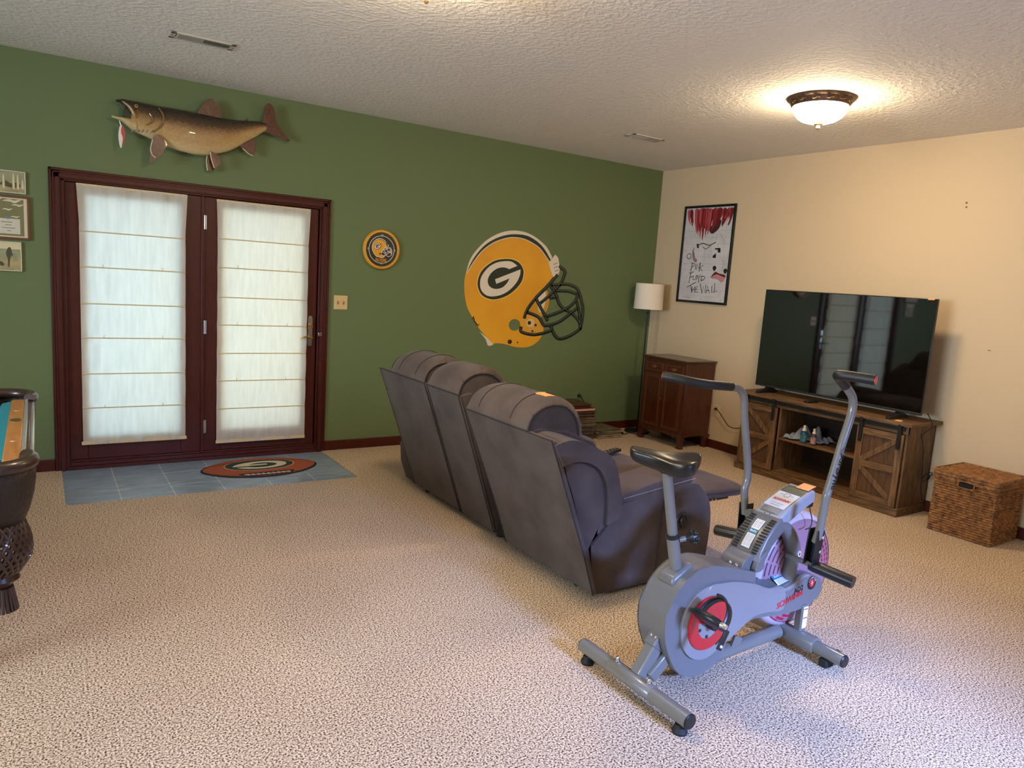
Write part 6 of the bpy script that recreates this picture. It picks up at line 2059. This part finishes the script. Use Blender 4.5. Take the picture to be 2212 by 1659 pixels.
# lever arms, grips and foot pegs
def lever(s_, arm_pts, grip_pts, root, peg_end, lettering):
    a = MB().tube(arm_pts, .0165, 20, smooth=6).build('lever_arm', gp, bike)
    g = MB().tube(grip_pts, .0195, 20, smooth=6)
    go_ = g.build('grip', mat('grip_foam', (20, 19, 19), .5), a)
    e0, e1 = Vector(grip_pts[-1]), Vector(grip_pts[-2])
    d = (e0 - e1).normalized()
    MB().tube([tuple(e0 - d * .002), tuple(e0 + d * .003)], .0165, 20).build('grip_end', red_m, go_)
    # black clevis
    r = Vector(root)
    top = Vector(arm_pts[0])
    m = MB()
    for q in (-1, 1):
        m.bar(tuple(r + Vector((0, q * .019, -.03))), tuple(top + Vector((0, q * .019, .055))), .048, .005, (0, 1, 0))
    m.bar(tuple(r + Vector((.018, 0, -.03))), tuple(top + Vector((.018, 0, .045))), .006, .040, (0, 1, 0))
    c_ = m.build('clevis', black, a, bevel=.002)
    for k, z in enumerate((.0, .075)):
        bpt = r.lerp(top + Vector((0, 0, .055)), .25 + .5 * k)
        MB().sphere(tuple(bpt + Vector((.012, s_ * .025, 0))), (.009, .006, .009), 12, 8).build('bolt', steel, c_)
    MB().cyl((r.x, YB + s_ * .06, r.z - .03), (r.x, r.y + s_ * .02, r.z - .03), .011, n=20).build('pivot_axle', gl, a)
    # foot peg: half pipe tapering outward
    pr_, pe = Vector((r.x + .005, r.y - s_ * .004, r.z - .028)), Vector(peg_end)
    d = (pe - pr_).normalized()
    uu = Vector((0, 0, 1)); uu = (uu - d * uu.dot(d)).normalized()
    ww = d.cross(uu)
    rr = []
    for f, rad in ((0, .026), (.08, .029), (.5, .030), (.95, .030), (1, .029)):
        p = pr_.lerp(pe, f)
        rr.append([p + (uu * math.sin(2 * math.pi * k / 28) * (1.0 if math.sin(2 * math.pi * k / 28) < 0 else .62) + ww * math.cos(2 * math.pi * k / 28)) * rad for k in range(28)])
    MB().rings(rr).build('foot_peg', black, a, smooth=50)
    if lettering:
        p0, p1 = Vector(arm_pts[4]), Vector(arm_pts[5])
        d = (p1 - p0).normalized()
        cam_v = Vector((-5.54, -5.74, 1.51))
        nn = Vector((-.05, -1, 0))
        nn = (nn - d * nn.dot(d)).normalized()
        sv = d.cross(nn)
        m = MB()

        def wrap(u, v):
            ang_ = v / .0185 * .8 + .1
            base = p0.lerp(p1, .50) - d * u
            return tuple(base + (nn * math.cos(ang_) + sv * math.sin(ang_)) * .0205)
        add_text(m, 'AirDyne', .043, lambda u, v: wrap(u + .006, v), bold=.0008)
        m.build('lettering', black, a, smooth=0)
        pts = [wrap(-.074 + .021 * math.cos(2 * math.pi * k / 20), .016 * math.sin(2 * math.pi * k / 20)) for k in range(20)]
        MB().tube(pts, .0011, 5, closed=True).build('letter_ring', black, a)
        p2 = Vector(arm_pts[1])
        MB().sphere(tuple(p2 + Vector((.010, -.0135, .01))), (.006, .003, .006), 12, 8).build('blue_dot', mat('blue_sticker', (70, 140, 214), .4), a)


lever(-1, [(-2.93, -4.098, .545), (-2.932, -4.11, .60), (-2.934, -4.116, .67), (-2.934, -4.12, .74), (-2.925, -4.12, .772), (-2.881, -4.12, .928), (-2.872, -4.12, .96), (-2.836, -4.12, 1.075), (-2.842, -4.12, 1.135), (-2.895, -4.122, 1.180), (-2.92, -4.123, 1.195)],
      [(-2.905, -4.122, 1.187), (-2.955, -4.126, 1.218), (-2.985, -4.135, 1.232), (-2.992, -4.155, 1.236), (-2.982, -4.20, 1.236), (-2.965, -4.272, 1.234)], (-2.935, -4.092, .478), (-2.89, -4.255, .432), True)
lever(1, [(-2.915, -3.735, .545), (-2.92, -3.725, .62), (-2.922, -3.722, .66), (-2.912, -3.72, .74), (-2.975, -3.72, .98), (-2.995, -3.72, 1.075), (-3.03, -3.72, 1.112), (-3.075, -3.722, 1.122), (-3.10, -3.723, 1.126)],
      [(-3.085, -3.722, 1.125), (-3.15, -3.718, 1.130), (-3.22, -3.70, 1.135), (-3.275, -3.67, 1.142), (-3.318, -3.62, 1.150), (-3.345, -3.575, 1.153)], (-2.915, -3.742, .478), (-2.945, -3.61, .440), False)

# shroud lettering and badge
FX = lambda u, v, d: (u, d, v)
ta = math.atan2(.272 - .244, 2.991 - 2.843)


def side_text(s, size, cx, cz, m_, nm, bold=.0006, shear=.0, sx=1.0):
    m = MB()
    add_text(m, s, size, lambda u, v: (cx + u * math.cos(ta) - v * math.sin(ta), -4.0075, cz + u * math.sin(ta) + v * math.cos(ta)), bold=bold, shear=shear, sx=sx)
    return m.build(nm, m_, armc, smooth=0)


side_text('SCHWINN', .036, -2.915, .257, mat('red_lettering', (198, 32, 44)), 'lettering', bold=.0010, shear=.15, sx=1.0)
side_text('AD2', .032, -2.862, .291, black, 'lettering', bold=.0004, shear=.15)
bx, bz = -2.772, .305
bd = MB().prism([circle(bx, bz, .028, .030, 36)], XZ, -4.0078, -4.003).build('badge', black, armc, smooth=0)
MB().prism([circle(bx, bz, .018, .0195, 30)], XZ, -4.0084, -4.0076).build('badge_red', red_m, bd, smooth=0)
m = MB()
for k in range(4):
    a = math.radians(90 * k + 8)
    r_ = .014 if k % 2 else .009
    dx, dz = math.cos(a), math.sin(a)
    m.prism([[(bx + dx * r_, bz + dz * r_), (bx - dz * .003, bz + dx * .003), (bx + dz * .003, bz - dx * .003)]], XZ, -4.0089, -4.0082)
m.build('badge_star', paper, bd, smooth=0)
m = MB()
for k, ch in enumerate('SCHWINN'):
    a = math.radians(160 - 140 * k / 6)
    add_text(m, ch, .010, lambda u, v: (bx + .0228 * math.cos(a) + u * math.sin(a) + v * math.cos(a), -4.0084, bz + .0245 * math.sin(a) - u * math.cos(a) + v * math.sin(a)))
m.build('badge_lettering', paper, bd, smooth=0)
# instruction sticker on the flat top of the arm
m = MB().rings([[(-3.11, -3.962, .318), (-2.93, -3.962, .318), (-2.84, -3.962, .352), (-2.93, -3.962, .36), (-3.09, -3.962, .335)]] and [[(-3.10, -3.998, .316), (-2.96, -3.998, .304), (-2.86, -3.998, .330), (-2.86, -3.925, .338), (-2.96, -3.925, .348), (-3.10, -3.925, .322)], [(-3.10, -3.998, .330), (-2.96, -3.998, .318), (-2.86, -3.998, .344), (-2.86, -3.925, .352), (-2.96, -3.925, .362), (-3.10, -3.925, .336)]])
tp = m.build('arm_top', gl, armc, smooth=30, bevel=.004)
A0, A1, A2, A3 = Vector((-2.985, -3.992, .3225)), Vector((-2.895, -3.992, .3375)), Vector((-2.905, -3.94, .3555)), Vector((-2.985, -3.94, .3545))


def on_arm(u, v, l=.0):
    a = A0.lerp(A1, u)
    c_ = A3.lerp(A2, u)
    return a.lerp(c_, v) + Vector((0, 0, .003 + l))


m = MB().add([on_arm(0, .48), on_arm(1, .48), on_arm(1, 1), on_arm(0, 1)], [(0, 1, 2, 3)])
bl = m.build('blue_label', mat('blue_label', (42, 122, 172), .35), tp, smooth=0)
m = MB().add([on_arm(0, 0), on_arm(1, 0), on_arm(1, .46), on_arm(0, .46)], [(0, 1, 2, 3)])
wl_ = m.build('white_label', paper, tp, smooth=0)
m = MB()
add_text(m, 'BioDyne', .22, lambda u, v: tuple(on_arm(.5 + u, .84 + v * 1.1, .0008)), bold=.006)
add_text(m, 'BioFit Club', .16, lambda u, v: tuple(on_arm(.5 + u, .62 + v * 1.1, .0008)), bold=.004)
m.build('label_lettering', paper, bl, smooth=0)
m = MB()
for k in range(5):
    v = .06 + .08 * k
    m.add([on_arm(.08, v, .0006), on_arm(.92, v, .0006), on_arm(.92, v + .03, .0006), on_arm(.08, v + .03, .0006)], [(0, 1, 2, 3)])
m.build('fine_print', txt_grey, wl_, smooth=0)
